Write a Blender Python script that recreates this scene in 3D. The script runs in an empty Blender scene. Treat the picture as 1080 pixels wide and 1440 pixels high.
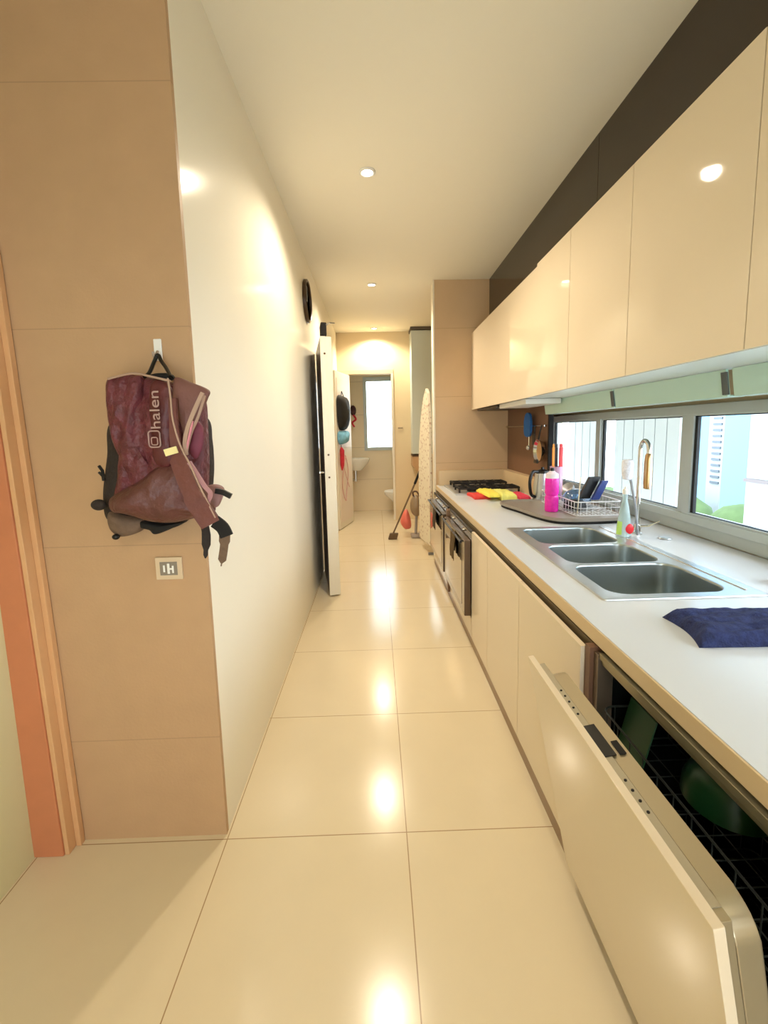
import bpy, bmesh, math, random
from mathutils import Vector, Matrix, noise
random.seed(7)
C = bpy.context.scene
COL = C.collection
PI = math.pi
V = Vector

# ---------------------------------------------------------------- camera
F, PX, PY, CH = 616.0, 540.0, 681.0, 1.5
_y = V((528-PX, 606-PY, F)).normalized()
_d = V((660-PX, 5715-PY, F)); _d -= _d.dot(_y)*_y; _d.normalize()
_up = -_d
_x = _y.cross(_up)
# rows: camera axes in world coordinates
right = V((_x[0], _y[0], _up[0])); down = V((_x[1], _y[1], _up[1])); fwd = V((_x[2], _y[2], _up[2]))
cd = bpy.data.cameras.new('camera'); cam = bpy.data.objects.new('camera', cd); COL.objects.link(cam)
m = Matrix.Identity(4)
for i in range(3):
    m[i][0] = right[i]; m[i][1] = -down[i]; m[i][2] = -fwd[i]
m[2][3] = CH
cam.matrix_world = m
cd.sensor_fit = 'VERTICAL'; cd.sensor_height = 36; cd.lens = F/1440*36
cd.shift_y = -(720-PY)/1440
cd.clip_start = 0.02
C.camera = cam

# ---------------------------------------------------------------- materials
def lin(c):
    r = []
    for v in c[:3]:
        v = v/255.0
        r.append(v/12.92 if v <= .04045 else ((v+.055)/1.055)**2.4)
    return (*r, 1)
MATS = {}
def mat(name, col, rough=.5, metal=0, spec=.5, coat=0, trans=0, emit=None, es=0, alpha=1, noise_amt=0, nscale=8, bump=0, bscale=60, ior=1.45, sheen=0, coatr=.03):
    if name in MATS: return MATS[name]
    mt = bpy.data.materials.new(name); mt.use_nodes = True
    nt = mt.node_tree; b = nt.nodes['Principled BSDF']
    b.inputs['Base Color'].default_value = lin(col)
    b.inputs['Roughness'].default_value = rough
    b.inputs['Metallic'].default_value = metal
    b.inputs['Specular IOR Level'].default_value = spec
    b.inputs['IOR'].default_value = ior
    b.inputs['Coat Weight'].default_value = coat
    b.inputs['Coat Roughness'].default_value = coatr
    b.inputs['Transmission Weight'].default_value = trans
    b.inputs['Alpha'].default_value = alpha
    b.inputs['Sheen Weight'].default_value = sheen
    if emit:
        b.inputs['Emission Color'].default_value = lin(emit); b.inputs['Emission Strength'].default_value = es
    tc = nt.nodes.new('ShaderNodeTexCoord')
    if noise_amt:
        n = nt.nodes.new('ShaderNodeTexNoise'); n.inputs['Scale'].default_value = nscale; n.inputs['Detail'].default_value = 5
        nt.links.new(tc.outputs['Object'], n.inputs['Vector'])
        mx = nt.nodes.new('ShaderNodeMix'); mx.data_type = 'RGBA'
        c = lin(col)
        mx.inputs[6].default_value = (*[max(0, v*(1-noise_amt)) for v in c[:3]], 1)
        mx.inputs[7].default_value = (*[min(1, v*(1+noise_amt)) for v in c[:3]], 1)
        nt.links.new(n.outputs['Fac'], mx.inputs[0]); nt.links.new(mx.outputs[2], b.inputs['Base Color'])
    if bump:
        n2 = nt.nodes.new('ShaderNodeTexNoise'); n2.inputs['Scale'].default_value = bscale; n2.inputs['Detail'].default_value = 4
        nt.links.new(tc.outputs['Object'], n2.inputs['Vector'])
        bp = nt.nodes.new('ShaderNodeBump'); bp.inputs['Strength'].default_value = bump; bp.inputs['Distance'].default_value = .01
        nt.links.new(n2.outputs['Fac'], bp.inputs['Height']); nt.links.new(bp.outputs['Normal'], b.inputs['Normal'])
    MATS[name] = mt
    return mt

def grout(mt, lines, col, width=.002):
    """tile joints: lines = [(axis 0..2, offset, spacing)] in world coordinates"""
    nt = mt.node_tree; b = nt.nodes['Principled BSDF']
    g = nt.nodes.new('ShaderNodeNewGeometry'); s = nt.nodes.new('ShaderNodeSeparateXYZ')
    nt.links.new(g.outputs['Position'], s.inputs[0])
    last = None
    for ax, off, sp in lines:
        sub = nt.nodes.new('ShaderNodeMath'); sub.operation = 'SUBTRACT'; sub.inputs[1].default_value = off
        nt.links.new(s.outputs[ax], sub.inputs[0])
        pp = nt.nodes.new('ShaderNodeMath'); pp.operation = 'PINGPONG'; pp.inputs[1].default_value = sp/2
        nt.links.new(sub.outputs[0], pp.inputs[0])
        lt = nt.nodes.new('ShaderNodeMath'); lt.operation = 'LESS_THAN'; lt.inputs[1].default_value = width
        nt.links.new(pp.outputs[0], lt.inputs[0])
        if last is None: last = lt
        else:
            mxm = nt.nodes.new('ShaderNodeMath'); mxm.operation = 'MAXIMUM'
            nt.links.new(last.outputs[0], mxm.inputs[0]); nt.links.new(lt.outputs[0], mxm.inputs[1]); last = mxm
    mx = nt.nodes.new('ShaderNodeMix'); mx.data_type = 'RGBA'
    nt.links.new(last.outputs[0], mx.inputs[0])
    src = b.inputs['Base Color'].links
    if src: nt.links.new(src[0].from_socket, mx.inputs[6])
    else: mx.inputs[6].default_value = b.inputs['Base Color'].default_value
    mx.inputs[7].default_value = lin(col)
    nt.links.new(mx.outputs[2], b.inputs['Base Color'])
    return mt

M_floor = grout(mat('floor_tile', (226, 210, 178), rough=.17, spec=.5, noise_amt=.04, nscale=5), [(0, .078, .67), (1, 1.475, .695)], (170, 140, 105), .0018)
M_ceil = mat('ceiling_paint', (240, 234, 216), rough=.9, spec=.2)
M_lwall = mat('glossy_wall_paint', (246, 240, 222), rough=.7, spec=.2, coat=.36, coatr=.15, noise_amt=.02, nscale=2)
M_tile = grout(mat('beige_wall_tile', (190, 154, 116), rough=.45, spec=.35, noise_amt=.07, nscale=9, bump=.08, bscale=90), [(2, .40, .727)], (172, 140, 105), .0016)
M_pier = grout(mat('beige_pier_tile', (206, 176, 138), rough=.4, spec=.35, noise_amt=.05, nscale=6), [(2, .40, .727)], (176, 146, 110), .002)
M_ywall = mat('yellow_wall_paint', (214, 206, 160), rough=.8)
M_cream = mat('cream_wall_paint', (226, 206, 168), rough=.7, noise_amt=.02, nscale=3)
M_bath = grout(mat('bathroom_tile', (238, 218, 180), rough=.35, noise_amt=.03, nscale=3), [(2, .0, .6)], (200, 178, 140), .003)
M_timber = mat('orange_timber', (196, 124, 84), rough=.5, noise_amt=.1, nscale=14)
M_timber2 = mat('pale_timber', (214, 166, 118), rough=.5, noise_amt=.06, nscale=14)
M_cab = mat('cream_lacquer', (228, 212, 186), rough=.7, coat=.6, coatr=.04, spec=.2)
M_cabbody = mat('cabinet_carcass', (206, 190, 160), rough=.5)
M_kick = mat('brown_plinth', (146, 118, 88), rough=.35)
M_black = mat('black_glass_cladding', (52, 42, 34), rough=.14, spec=.5)
M_brown = mat('brown_cladding', (118, 84, 62), rough=.35, noise_amt=.08, nscale=10)
M_top = mat('white_worktop', (214, 218, 222), rough=.2, spec=.5)
M_topedge = mat('worktop_edge', (216, 190, 150), rough=.3)
M_steel = mat('brushed_steel', (204, 206, 206), rough=.36, metal=.85, noise_amt=.05, nscale=30)
M_sink = mat('sink_steel', (176, 184, 184), rough=.3, metal=.95)
M_chrome = mat('chrome', (214, 214, 212), rough=.09, metal=1)
M_warmrefl = mat('warm_reflection_chrome', (196, 160, 118), rough=.2, metal=1)  # coppery reflections on the steel spout, put into the metal colour
M_alu = mat('window_aluminium', (196, 204, 200), rough=.45)
M_alud = mat('dark_gasket', (20, 24, 28), rough=.6)
M_glass = mat('clear_glass', (255, 255, 255), rough=0, trans=1, ior=1.01, spec=.2)
M_blk = mat('black_plastic', (18, 18, 18), rough=.35)
M_blkm = mat('black_matte', (22, 20, 19), rough=.8)
M_iron = mat('cast_iron', (24, 22, 21), rough=.6)
M_ovenf = mat('oven_steel', (178, 168, 150), rough=.22, metal=.9)
M_oveng = mat('oven_glass', (150, 132, 110), rough=.08, metal=.5, coat=1)
M_white = mat('white_plastic', (236, 234, 226), rough=.35)
M_porc = mat('porcelain', (242, 238, 226), rough=.12, spec=.6)
M_wdoor = mat('white_door_paint', (232, 224, 204), rough=.4)
M_bdoor = mat('brown_door_veneer', (66, 42, 32), rough=.3, noise_amt=.12, nscale=12)
M_green = mat('pale_green_panel', (196, 228, 214), rough=.35, coat=.3)
M_under = mat('cabinet_underside', (234, 240, 236), rough=.35)
M_tub = mat('dishwasher_inside', (16, 18, 17), rough=.25)
M_wire = mat('rack_wire', (58, 62, 58), rough=.35, metal=.4)
M_wirew = mat('white_wire', (226, 226, 226), rough=.3)
M_lamp = mat('lamp_glow', (255, 244, 220), emit=(255, 240, 208), es=14)
M_navy = mat('navy_terry', (44, 54, 100), rough=.95, noise_amt=.95, nscale=46, bump=.8, bscale=200)
M_maroon = mat('maroon_nylon', (104, 48, 54), rough=.36, noise_amt=.6, nscale=30, bump=.9, bscale=60)
M_mauve = mat('mauve_brown_nylon', (98, 58, 52), rough=.42, noise_amt=.4, nscale=12, bump=.8, bscale=34)
M_mauve2 = mat('dusty_mauve_strap', (120, 80, 72), rough=.6, noise_amt=.14, nscale=20, bump=.4, bscale=50)
M_dmesh = mat('dark_mesh', (48, 40, 36), rough=.8, noise_amt=.3, nscale=60, bump=.4, bscale=120)
M_gmesh = mat('taupe_mesh', (112, 90, 72), rough=.8, noise_amt=.3, nscale=50, bump=.4, bscale=90)
M_pipe = mat('pale_piping', (178, 148, 128), rough=.6)

# ---------------------------------------------------------------- mesh builder
ORG = {}
class B:
    def __init__(s): s.bm = bmesh.new()
    def box(s, x0, x1, y0, y1, z0, z1, bev=0, seg=2):
        r = bmesh.ops.create_cube(s.bm, size=1)
        for v in r['verts']:
            v.co = V(((x0+x1)/2+v.co.x*(x1-x0), (y0+y1)/2+v.co.y*(y1-y0), (z0+z1)/2+v.co.z*(z1-z0)))
        if bev:
            es = list({e for v in r['verts'] for e in v.link_edges})
            bmesh.ops.bevel(s.bm, geom=es, offset=bev, segments=seg, affect='EDGES', profile=.5)
        return s
    def xf(s, fn):
        for v in s.bm.verts: v.co = V(fn(v.co))
        return s
    def loops(s, rings, closed=True, cap0=True, cap1=True):
        vs = [[s.bm.verts.new(p) for p in r] for r in rings]
        n = len(vs[0])
        for a, b in zip(vs, vs[1:]):
            for i in range(n if closed else n-1):
                j = (i+1) % n
                try: s.bm.faces.new((a[i], a[j], b[j], b[i]))
                except ValueError: pass
        if closed and cap0: s.bm.faces.new(list(reversed(vs[0])))
        if closed and cap1: s.bm.faces.new(vs[-1])
        return s
    def cyl(s, p0, p1, r0, r1=None, n=20):
        p0, p1 = V(p0), V(p1); r1 = r0 if r1 is None else r1
        d = (p1-p0).normalized(); a = d.orthogonal().normalized(); b = d.cross(a)
        R = lambda p, r: [p+(a*math.cos(2*PI*i/n)+b*math.sin(2*PI*i/n))*r for i in range(n)]
        return s.loops([R(p0, r0), R(p1, r1)])
    def tube(s, pts, r, n=8, closed=False):
        pts = [V(p) for p in pts]; rings = []; prev = None; N = len(pts)
        for i, p in enumerate(pts):
            if closed: t = pts[(i+1) % N]-pts[i-1]
            else: t = pts[min(i+1, N-1)]-pts[max(i-1, 0)]
            t.normalize()
            a = t.orthogonal().normalized() if prev is None else (prev-prev.dot(t)*t).normalized()
            prev = a; b = t.cross(a)
            rr = r[i] if isinstance(r, (list, tuple)) else r
            rings.append([p+(a*math.cos(2*PI*k/n)+b*math.sin(2*PI*k/n))*rr for k in range(n)])
        if closed: rings.append(rings[0]); 
        return s.loops(rings, cap0=not closed, cap1=not closed)
    def lathe(s, prof, c, n=32):
        c = V(c)
        rings = [[c+V((r*math.cos(2*PI*i/n), r*math.sin(2*PI*i/n), z)) for i in range(n)] for r, z in prof]
        return s.loops(rings)
    def prism(s, pts, axis, a0, a1, bev=0):
        def mk(p, a):
            if axis == 'x': return V((a, p[0], p[1]))
            if axis == 'y': return V((p[0], a, p[1]))
            return V((p[0], p[1], a))
        before = set(s.bm.edges)
        s.loops([[mk(p, a0) for p in pts], [mk(p, a1) for p in pts]])
        if bev:
            es = [e for e in s.bm.edges if e not in before]
            bmesh.ops.bevel(s.bm, geom=es, offset=bev, segments=2, affect='EDGES', profile=.5)
        return s
    def ball(s, c, r, sc=(1, 1, 1), sub=3):
        g = bmesh.ops.create_icosphere(s.bm, subdivisions=sub, radius=1)
        for v in g['verts']: v.co = V((c[0]+v.co.x*r*sc[0], c[1]+v.co.y*r*sc[1], c[2]+v.co.z*r*sc[2]))
        return s
    def puff(s, outline, yb, bulge, thick=.01, wr=.004, fr=18, seed=0, res=10, rings=8):
        """soft fabric lump: outline in (x,z), back at yb, bulging towards -y"""
        P = smooth2(outline, res); cx = sum(p[0] for p in P)/len(P); cz = sum(p[1] for p in P)/len(P)
        R = [[V((x, yb, z)) for x, z in P]]
        for k in range(rings+1):
            sc = 1-(k/(rings))**1.6*.97
            h = thick+bulge*math.sqrt(max(0, 1-sc*sc))
            ring = []
            for x, z in P:
                q = V((cx+(x-cx)*sc, 0, cz+(z-cz)*sc))
                w = noise.noise(V((q.x*fr, seed*3.1, q.z*fr*.6)))*wr*min(1, (1-sc)*4+.3)
                ring.append(V((q.x, yb-h-w, q.z)))
            R.append(ring)
        return s.loops(R)
    def ribbon(s, pts, w, t=.003, side=None):
        """strap along pts; w width(s); side = width direction per strap"""
        pts = [V(p) for p in pts]; N = len(pts); rings = []
        for i, p in enumerate(pts):
            tg = (pts[min(i+1, N-1)]-pts[max(i-1, 0)]).normalized()
            ww = w[i] if isinstance(w, (list, tuple)) else w
            nn = V(side) if side else V((0, -1, 0))
            sd = tg.cross(nn).normalized(); n2 = sd.cross(tg).normalized()
            rings.append([p+sd*ww/2+n2*t/2, p-sd*ww/2+n2*t/2, p-sd*ww/2-n2*t/2, p+sd*ww/2-n2*t/2])
        return s.loops(rings)
    def build(s, name, mt, parent=None, loc=None, ang=38):
        bm = s.bm
        bmesh.ops.remove_doubles(bm, verts=bm.verts, dist=1e-6)
        bmesh.ops.recalc_face_normals(bm, faces=bm.faces)
        for f in bm.faces: f.smooth = True
        for e in bm.edges:
            if len(e.link_faces) == 2 and e.calc_face_angle(0) > math.radians(ang): e.smooth = False
        if parent is not None: o_ = ORG[parent.name]
        elif loc is not None: o_ = V(loc)
        else:
            xs = [v.co for v in bm.verts]
            o_ = V(((min(c.x for c in xs)+max(c.x for c in xs))/2, (min(c.y for c in xs)+max(c.y for c in xs))/2, min(c.z for c in xs)))
        for v in bm.verts: v.co -= o_
        me = bpy.data.meshes.new(name); bm.to_mesh(me); bm.free()
        me.materials.append(mt)
        ob = bpy.data.objects.new(name, me); COL.objects.link(ob)
        if parent is not None: ob.parent = parent
        else: ob.location = o_
        wn = ob.modifiers.new('weighted', 'WEIGHTED_NORMAL'); wn.keep_sharp = True; wn.weight = 90
        ORG[ob.name] = o_
        return ob

def smooth2(P, n=8):
    out = []; N = len(P)
    for i in range(N):
        p0, p1, p2, p3 = P[i-1], P[i], P[(i+1) % N], P[(i+2) % N]
        for k in range(n):
            t = k/n
            out.append(tuple(.5*((2*p1[j])+(-p0[j]+p2[j])*t+(2*p0[j]-5*p1[j]+4*p2[j]-p3[j])*t*t+(-p0[j]+3*p1[j]-3*p2[j]+p3[j])*t**3) for j in range(2)))
    return out
def spl(P, n=6):
    out = []; N = len(P)
    for i in range(N-1):
        p0, p1, p2, p3 = V(P[max(i-1, 0)]), V(P[i]), V(P[i+1]), V(P[min(i+2, N-1)])
        for k in range(n):
            t = k/n
            out.append(.5*((2*p1)+(-p0+p2)*t+(2*p0-5*p1+4*p2-p3)*t*t+(-p0+3*p1-3*p2+p3)*t**3))
    out.append(V(P[-1])); return out
def rr(cx, cy, hx, hy, r, z, n=6):
    out = []
    for sx, sy, a0 in ((1, 1, 0), (-1, 1, PI/2), (-1, -1, PI), (1, -1, 1.5*PI)):
        for k in range(n+1):
            a = a0+PI/2*k/n
            out.append(V((cx+sx*(hx-r)+r*math.cos(a), cy+sy*(hy-r)+r*math.sin(a), z)))
    return out
def tag(o, label=None, cat=None, group=None, kind=None):
    if label: o['label'] = label
    if cat: o['category'] = cat
    if group: o['group'] = group
    if kind: o['kind'] = kind
    return o
def thing(name, loc, label=None, cat=None, group=None, kind=None):
    o = bpy.data.objects.new(name, None); COL.objects.link(o); o.location = loc; o.empty_display_size = .05
    ORG[o.name] = V(loc)
    return tag(o, label, cat, group, kind)
def st(b, name, mt, label=None):
    o = b.build(name, mt); o['kind'] = 'structure'
    if label: o['label'] = label
    return o
def dup(src, loc):
    r = src.copy(); COL.objects.link(r); r.location = loc; ORG[r.name] = V(loc)
    for ch in list(src.children):
        c = ch.copy(); COL.objects.link(c); c.parent = r
        for g in list(ch.children):
            d = g.copy(); COL.objects.link(d); d.parent = c
    return r
def text_mesh(s, size, depth=.001):
    cu = bpy.data.curves.new('t', 'FONT'); cu.body = s; cu.size = size; cu.extrude = depth; cu.align_x = 'LEFT'
    ob = bpy.data.objects.new('t', cu); COL.objects.link(ob)
    bpy.context.view_layer.update()
    me = bpy.data.meshes.new_from_object(ob.evaluated_get(bpy.context.evaluated_depsgraph_get()))
    bpy.data.objects.remove(ob); bpy.data.curves.remove(cu)
    return me

H = 3.08
XL, XR = -.60, 1.79
# ---------------------------------------------------------------- setting
st(B().box(-1.5, 1.9, -2.6, 8.3, -.08, 0), 'floor', M_floor, 'glossy cream floor of large square tiles')
st(B().box(-1.5, 1.9, -2.6, 8.3, H, H+.08), 'ceiling', M_ceil, 'plain off-white ceiling')
st(B().box(-.72, XL, 1.515, 7.3, 0, H), 'wall_left', M_lwall, 'long glossy off-white wall along the left of the kitchen')
st(B().box(-1.42, XL, 1.495, 1.515, 0, H), 'wall_front_left', M_tile, 'beige tiled wall end where the backpack hangs')
st(B().box(-1.42, -1.27, -2.6, 1.495, 0, H), 'wall_near_left', M_ywall, 'yellowish wall at the near left edge')
st(B().box(-1.42, -.55, -2.7, -2.6, 0, H).box(.95, 1.9, -2.7, -2.6, 0, H).box(-.55, .95, -2.7, -2.6, 2.2, H), 'wall_rear', M_cream)  # unseen rear wall; its opening is added to let in more daylight
st(B().box(.665, 1.79, 4.88, 5.02, 0, H), 'wall_pier', M_pier, 'beige tiled cross wall behind the hob')
# back wall with bathroom opening
b = B().box(-.72, -.42, 7.3, 7.4, 0, H).box(.275, 1.9, 7.3, 7.4, 0, H).box(-.42, .275, 7.3, 7.4, 2.42, H)
st(b, 'wall_back', M_cream, 'cream wall at the far end with the bathroom opening')
b = B().box(-.72, -.62, 7.4, 8.3, 0, H)
st(b, 'wall_bathroom_left', M_bath)
st(B().box(.86, .96, 7.4, 8.3, 0, H), 'wall_bathroom_right', M_bath)
b = B().box(-.62, -.17, 8.2, 8.3, 0, H).box(.33, .86, 8.2, 8.3, 0, H).box(-.17, .33, 8.2, 8.3, 0, 1.18).box(-.17, .33, 8.2, 8.3, 2.44, H)
st(b, 'wall_bathroom_back', M_bath, 'beige bathroom wall around the frosted window')
# window wall on the right
WX = 1.78
b = B().box(WX, 1.9, -2.6, 4.88, 0, .88).box(WX, 1.9, -2.6, 4.88, 1.60, H).box(WX, 1.9, 4.45, 4.88, .88, 1.60).box(WX, 1.9, -2.6, -.6, .88, 1.60)
b.box(WX, 1.9, 5.02, 7.3, 0, H)
st(b, 'wall_right', M_cream)
st(B().box(1.47, 1.492, 3.72, 4.88, .88, 1.71, .002), 'wall_right_pier', M_brown, 'brown clad pier beside the hob')
b = B().box(1.257, 1.79, 2.57, 4.88, 2.40, H).box(1.257, 1.79, -2.6, 2.566, 2.40, H)
st(b, 'trim_1', M_black, 'black glossy cladding strip between wall cabinets and ceiling')
tag(B().box(1.462, 1.50, 3.690, 3.7195, .8805, 1.705, .002).build('edge_strip', M_blkm), 'narrow black upright strip closing the brown cladding by the window', 'strip')
st(B().box(.648, .6648, 4.872, 5.025, .0, H, .003), 'trim_4', M_wdoor, 'pale corner bead of the beige cross wall')
# header line over bathroom opening
st(B().box(-.58, .31, 7.285, 7.3, 2.42, 2.49, .003), 'trim_2', mat('header_trim', (206, 190, 160), rough=.5), 'thin header trim above the bathroom opening')
b = B().box(.275, .31, 7.28, 7.41, 0, 2.42, .003).box(-.455, -.42, 7.28, 7.41, 0, 2.42, .003)
st(b, 'trim_3', M_wdoor, 'white jambs of the bathroom opening')

# timber door frame at the near left
fr = thing('door_1', (-1.2, 1.45, 0), 'orange timber door frame standing at the left edge', None, None, 'structure')
def lean(c): return (c.x-.035*c.z*(1 if c.x < -1.1 else 1), c.y, c.z)
B().box(-1.272, -1.165, 1.43, 1.493, 0, 2.6, .004).xf(lambda c: (c.x-.022*c.z, c.y, c.z)).build('jamb', M_timber, fr)
B().box(-1.165, -1.148, 1.436, 1.493, 0, 2.6, .003).xf(lambda c: (c.x-.022*c.z, c.y, c.z)).build('bead', M_timber2, fr)
B().box(-1.148, -1.128, 1.470, 1.493, 0, 2.6, .003).xf(lambda c: (c.x-.022*c.z, c.y, c.z)).build('stop_moulding', M_timber2, fr)

# ---------------------------------------------------------------- windows
w1 = thing('window_1', (WX, 2, .88), 'long grey sliding window with three panes above the counter', None, None, 'structure')
b = B().box(WX-.02, WX+.05, -.6, 4.45, .882, .945, .003).box(WX-.045, WX+.05, -.6, 4.45, .95, .995, .003).box(WX-.045, WX+.05, -.6, 4.45, 1.548, 1.60, .003)
b.box(WX-.05, WX+.05, 4.31, 4.45, .945, 1.6, .003).box(WX-.05, WX+.05, -.6, -.55, .945, 1.6, .003)
b.build('outer_frame', M_alu, w1)
for y0, y1, yo in ((3.42, 4.31, 0), (2.46, 3.42, .012), (1.20, 2.42, 0), (-.55, 1.20, .012)):
    f = B()
    xa, xb = WX-.04+yo, WX+.0+yo
    f.box(xa, xb, y0-.03, y0+.035, .985, 1.56, .003).box(xa, xb, y1-.035, y1+.02, .985, 1.56, .003)
    f.box(xa+.002, xb-.002, y0, y1, .985, 1.005, .002).box(xa+.002, xb-.002, y0, y1, 1.54, 1.56, .002)
    fo = f.build('sash', M_alu, w1)
    g = B().box(xa+.01, xb-.012, y1-.055, y1-.034, 1.0, 1.545).box(xa+.01, xb-.012, y0+.03, y1-.03, 1.535, 1.541).box(xa+.01, xb-.012, y0+.03, y1-.03, 1.003, 1.008)
    g.build('gasket', M_alud, fo)
    B().box(xa+.016, xa+.02, y0+.03, y1-.03, 1.0, 1.545).build('pane', M_glass, fo)
w2 = thing('window_2', (.08, 8.2, 1.18), 'frosted bathroom window glowing with daylight', None, None, 'structure')
b = B().box(-.21, -.15, 8.17, 8.26, 1.14, 2.48, .004).box(.32, .37, 8.17, 8.26, 1.14, 2.48, .004).box(-.15, .32, 8.17, 8.26, 2.40, 2.48, .004).box(-.15, .32, 8.17, 8.26, 1.14, 1.20, .004)
b.build('window_frame', M_alu, w2)
B().box(-.15, .32, 8.22, 8.23, 1.2, 2.4).build('pane', mat('frosted_glass', (245, 255, 255), rough=.35, trans=1, ior=1.05), w2)

# ---------------------------------------------------------------- downlights
LAMPS = [(-.01, 2.90), (-.0, 4.98), (.02, 7.02), (.0, -1.2)]  # last one is out of view, added for extra light from behind
LN = ['ceiling downlight nearest to the viewer', 'middle ceiling downlight of the row', 'farthest ceiling downlight before the bathroom', 'ceiling downlight added unseen behind the viewer']
for (lx, ly), lb in zip(LAMPS, LN):
    t = thing('ceiling_downlight', (lx, ly, H-.012), 'small round recessed '+lb, 'downlight', 'recessed ceiling downlights')
    n = 32
    prof = [(.05, H-.001), (.05, H-.008), (.044, H-.012), (.036, H-.010), (.034, H-.003), (.034, H-.001)]
    B().lathe([(r, z) for r, z in prof], (lx, ly, 0)).build('bezel', M_white, t)
    B().cyl((lx, ly, H-.006), (lx, ly, H-.0035), .033, n=28).build('lens', M_lamp, t)
    ld = bpy.data.lights.new('downlight_beam', 'SPOT'); ld.energy = 46; ld.color = (1, .86, .66); ld.spot_size = math.radians(150); ld.spot_blend = .6; ld.shadow_soft_size = .045
    lo = bpy.data.objects.new('downlight_beam', ld); COL.objects.link(lo); lo.location = (lx, ly, H-.03)

# ---------------------------------------------------------------- base units
XF = .628; XB = XF+.02
def base_cab(y0, y1, label, mt=M_cab):
    t = thing('base_cabinet', ((XF+1.2)/2, (y0+y1)/2, .1), label, 'cabinet', 'cream base cabinets under the worktop')
    B().box(XB+.012, 1.15, y0+.001, y1-.001, .115, .63).build('body', M_cabbody, t)
    B().box(XF, XB-.001, y0+.002, y1-.002, .060, .814, .0015).build('door', mt, t)
    return t
base_cab(1.89, 2.45, 'middle cream base cabinet under the far half of the sink')
base_cab(2.45, 2.87, 'cream base cabinet next to the nearer steel oven')
base_cab(1.292, 1.89, 'cream base cabinet beside the open dishwasher')
tag(B().box(.631, .67, -1.5, 4.80, .0, .0588).build('plinth', M_kick), 'long brown plinth strip under the base cabinets', 'plinth')
tag(B().box(.662, .69, 1.292, 4.80, .735, .8264).build('shadow_gap_rail', mat('gap_shade_brown', (104, 88, 64), rough=.5)), 'recessed rail darkened for the shadow gap between the worktop and the cream doors', 'rail')  # dark brown stands in for the shade in the gap below the worktop
def oven(y0, y1, label):
    t = thing('built_in_oven', (.65, (y0+y1)/2, .085), label, 'oven', 'built-in ovens under the hob end')
    B().box(XB+.012, 1.15, y0+.003, y1-.003, .115, .73).build('housing', M_cabbody, t)
    B().box(XF, XB-.001, y0+.004, y1-.004, .060, .20, .0015).build('lower_panel', M_cab, t)
    B().box(XF-.004, XB, y0+.004, y1-.004, .755, .80, .003).build('control_panel', M_ovenf, t)
    d = B().box(XF-.045, XF-.001, y0+.006, y1-.006, .215, .748, .005).build('oven_door', mat('oven_side', (104, 86, 70), rough=.3, metal=.7), t)
    B().box(XF-.048, XF-.0445, y0+.008, y1-.008, .218, .745, .001).build('door_skin', M_ovenf, d)
    B().box(XF-.050, XF-.0475, y0+.09, y1-.09, .27, .62, .001).build('glass', M_oveng, d)
    hb = B().tube([(XF-.066, y0+.03, .735), (XF-.066, y1-.03, .735)], .009, 12).cyl((XF-.066, y0+.06, .735), (XF-.047, y0+.06, .735), .007).cyl((XF-.066, y1-.06, .735), (XF-.047, y1-.06, .735), .007)
    hb.build('handle', M_blk, d)
    for k in (0, 1):
        yy = y0+.22+(y1-y0-.44)*k
        B().cyl((XF-.004, yy, .778), (XF-.018, yy, .778), .013, .011, 20).build('knob', M_ovenf, t)
    B().box(XF-.001, XF+.012, y0+.004, y1-.004, .802, .815).build('top_vent', M_blk, t)
    return t
oven(2.88, 3.74, 'nearer built-in steel oven with a dark towel hanging on its handle')
oven(3.83, 4.78, 'farther built-in steel oven beside the beige cross wall')
tag(B().box(XF-.02, XB, 3.75, 3.82, .060, .80, .003).build('filler_panel', mat('brown_filler', (128, 98, 72), rough=.35, metal=.3)), 'narrow brown filler panel between the two ovens', 'panel')
# hand towels hanging from the oven handles
def hang_towel(name, y, w, z1, mt, label):
    b = B(); rings = []
    for k in range(15):
        a = k/14
        if a < .45: p = (XF-.080-.004*math.sin(9*a), z1-.19*(.45-a)/.45+.0)
        elif a < .55: q = (a-.45)/.1*PI; p = (XF-.066-.013*math.cos(q), z1+.013*math.sin(q))
        else: p = (XF-.0535+.002*math.sin(8*a), z1-.15*(a-.55)/.45)
        rings.append(p)
    R = []
    for i in range(9):
        yy = y+w*i/8
        R.append([V((px+.004*math.sin(i*1.7+pz*20), yy, pz)) for px, pz in rings]+[V((px+.004+.004*math.sin(i*1.7+pz*20), yy, pz-.002)) for px, pz in reversed(rings)])
    b.loops(R)
    return tag(b.build(name, mt), label, 'towel')
hang_towel('hand_towel', 3.10, .16, .735, mat('brown_cloth', (92, 72, 40), rough=.9, noise_amt=.3, nscale=40), 'small dark olive towel hanging on the nearer oven handle')
hang_towel('hand_towel', 4.10, .18, .735, mat('dark_cloth', (70, 56, 36), rough=.9, noise_amt=.3, nscale=40), 'small dark towel hanging on the farther oven handle')

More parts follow.
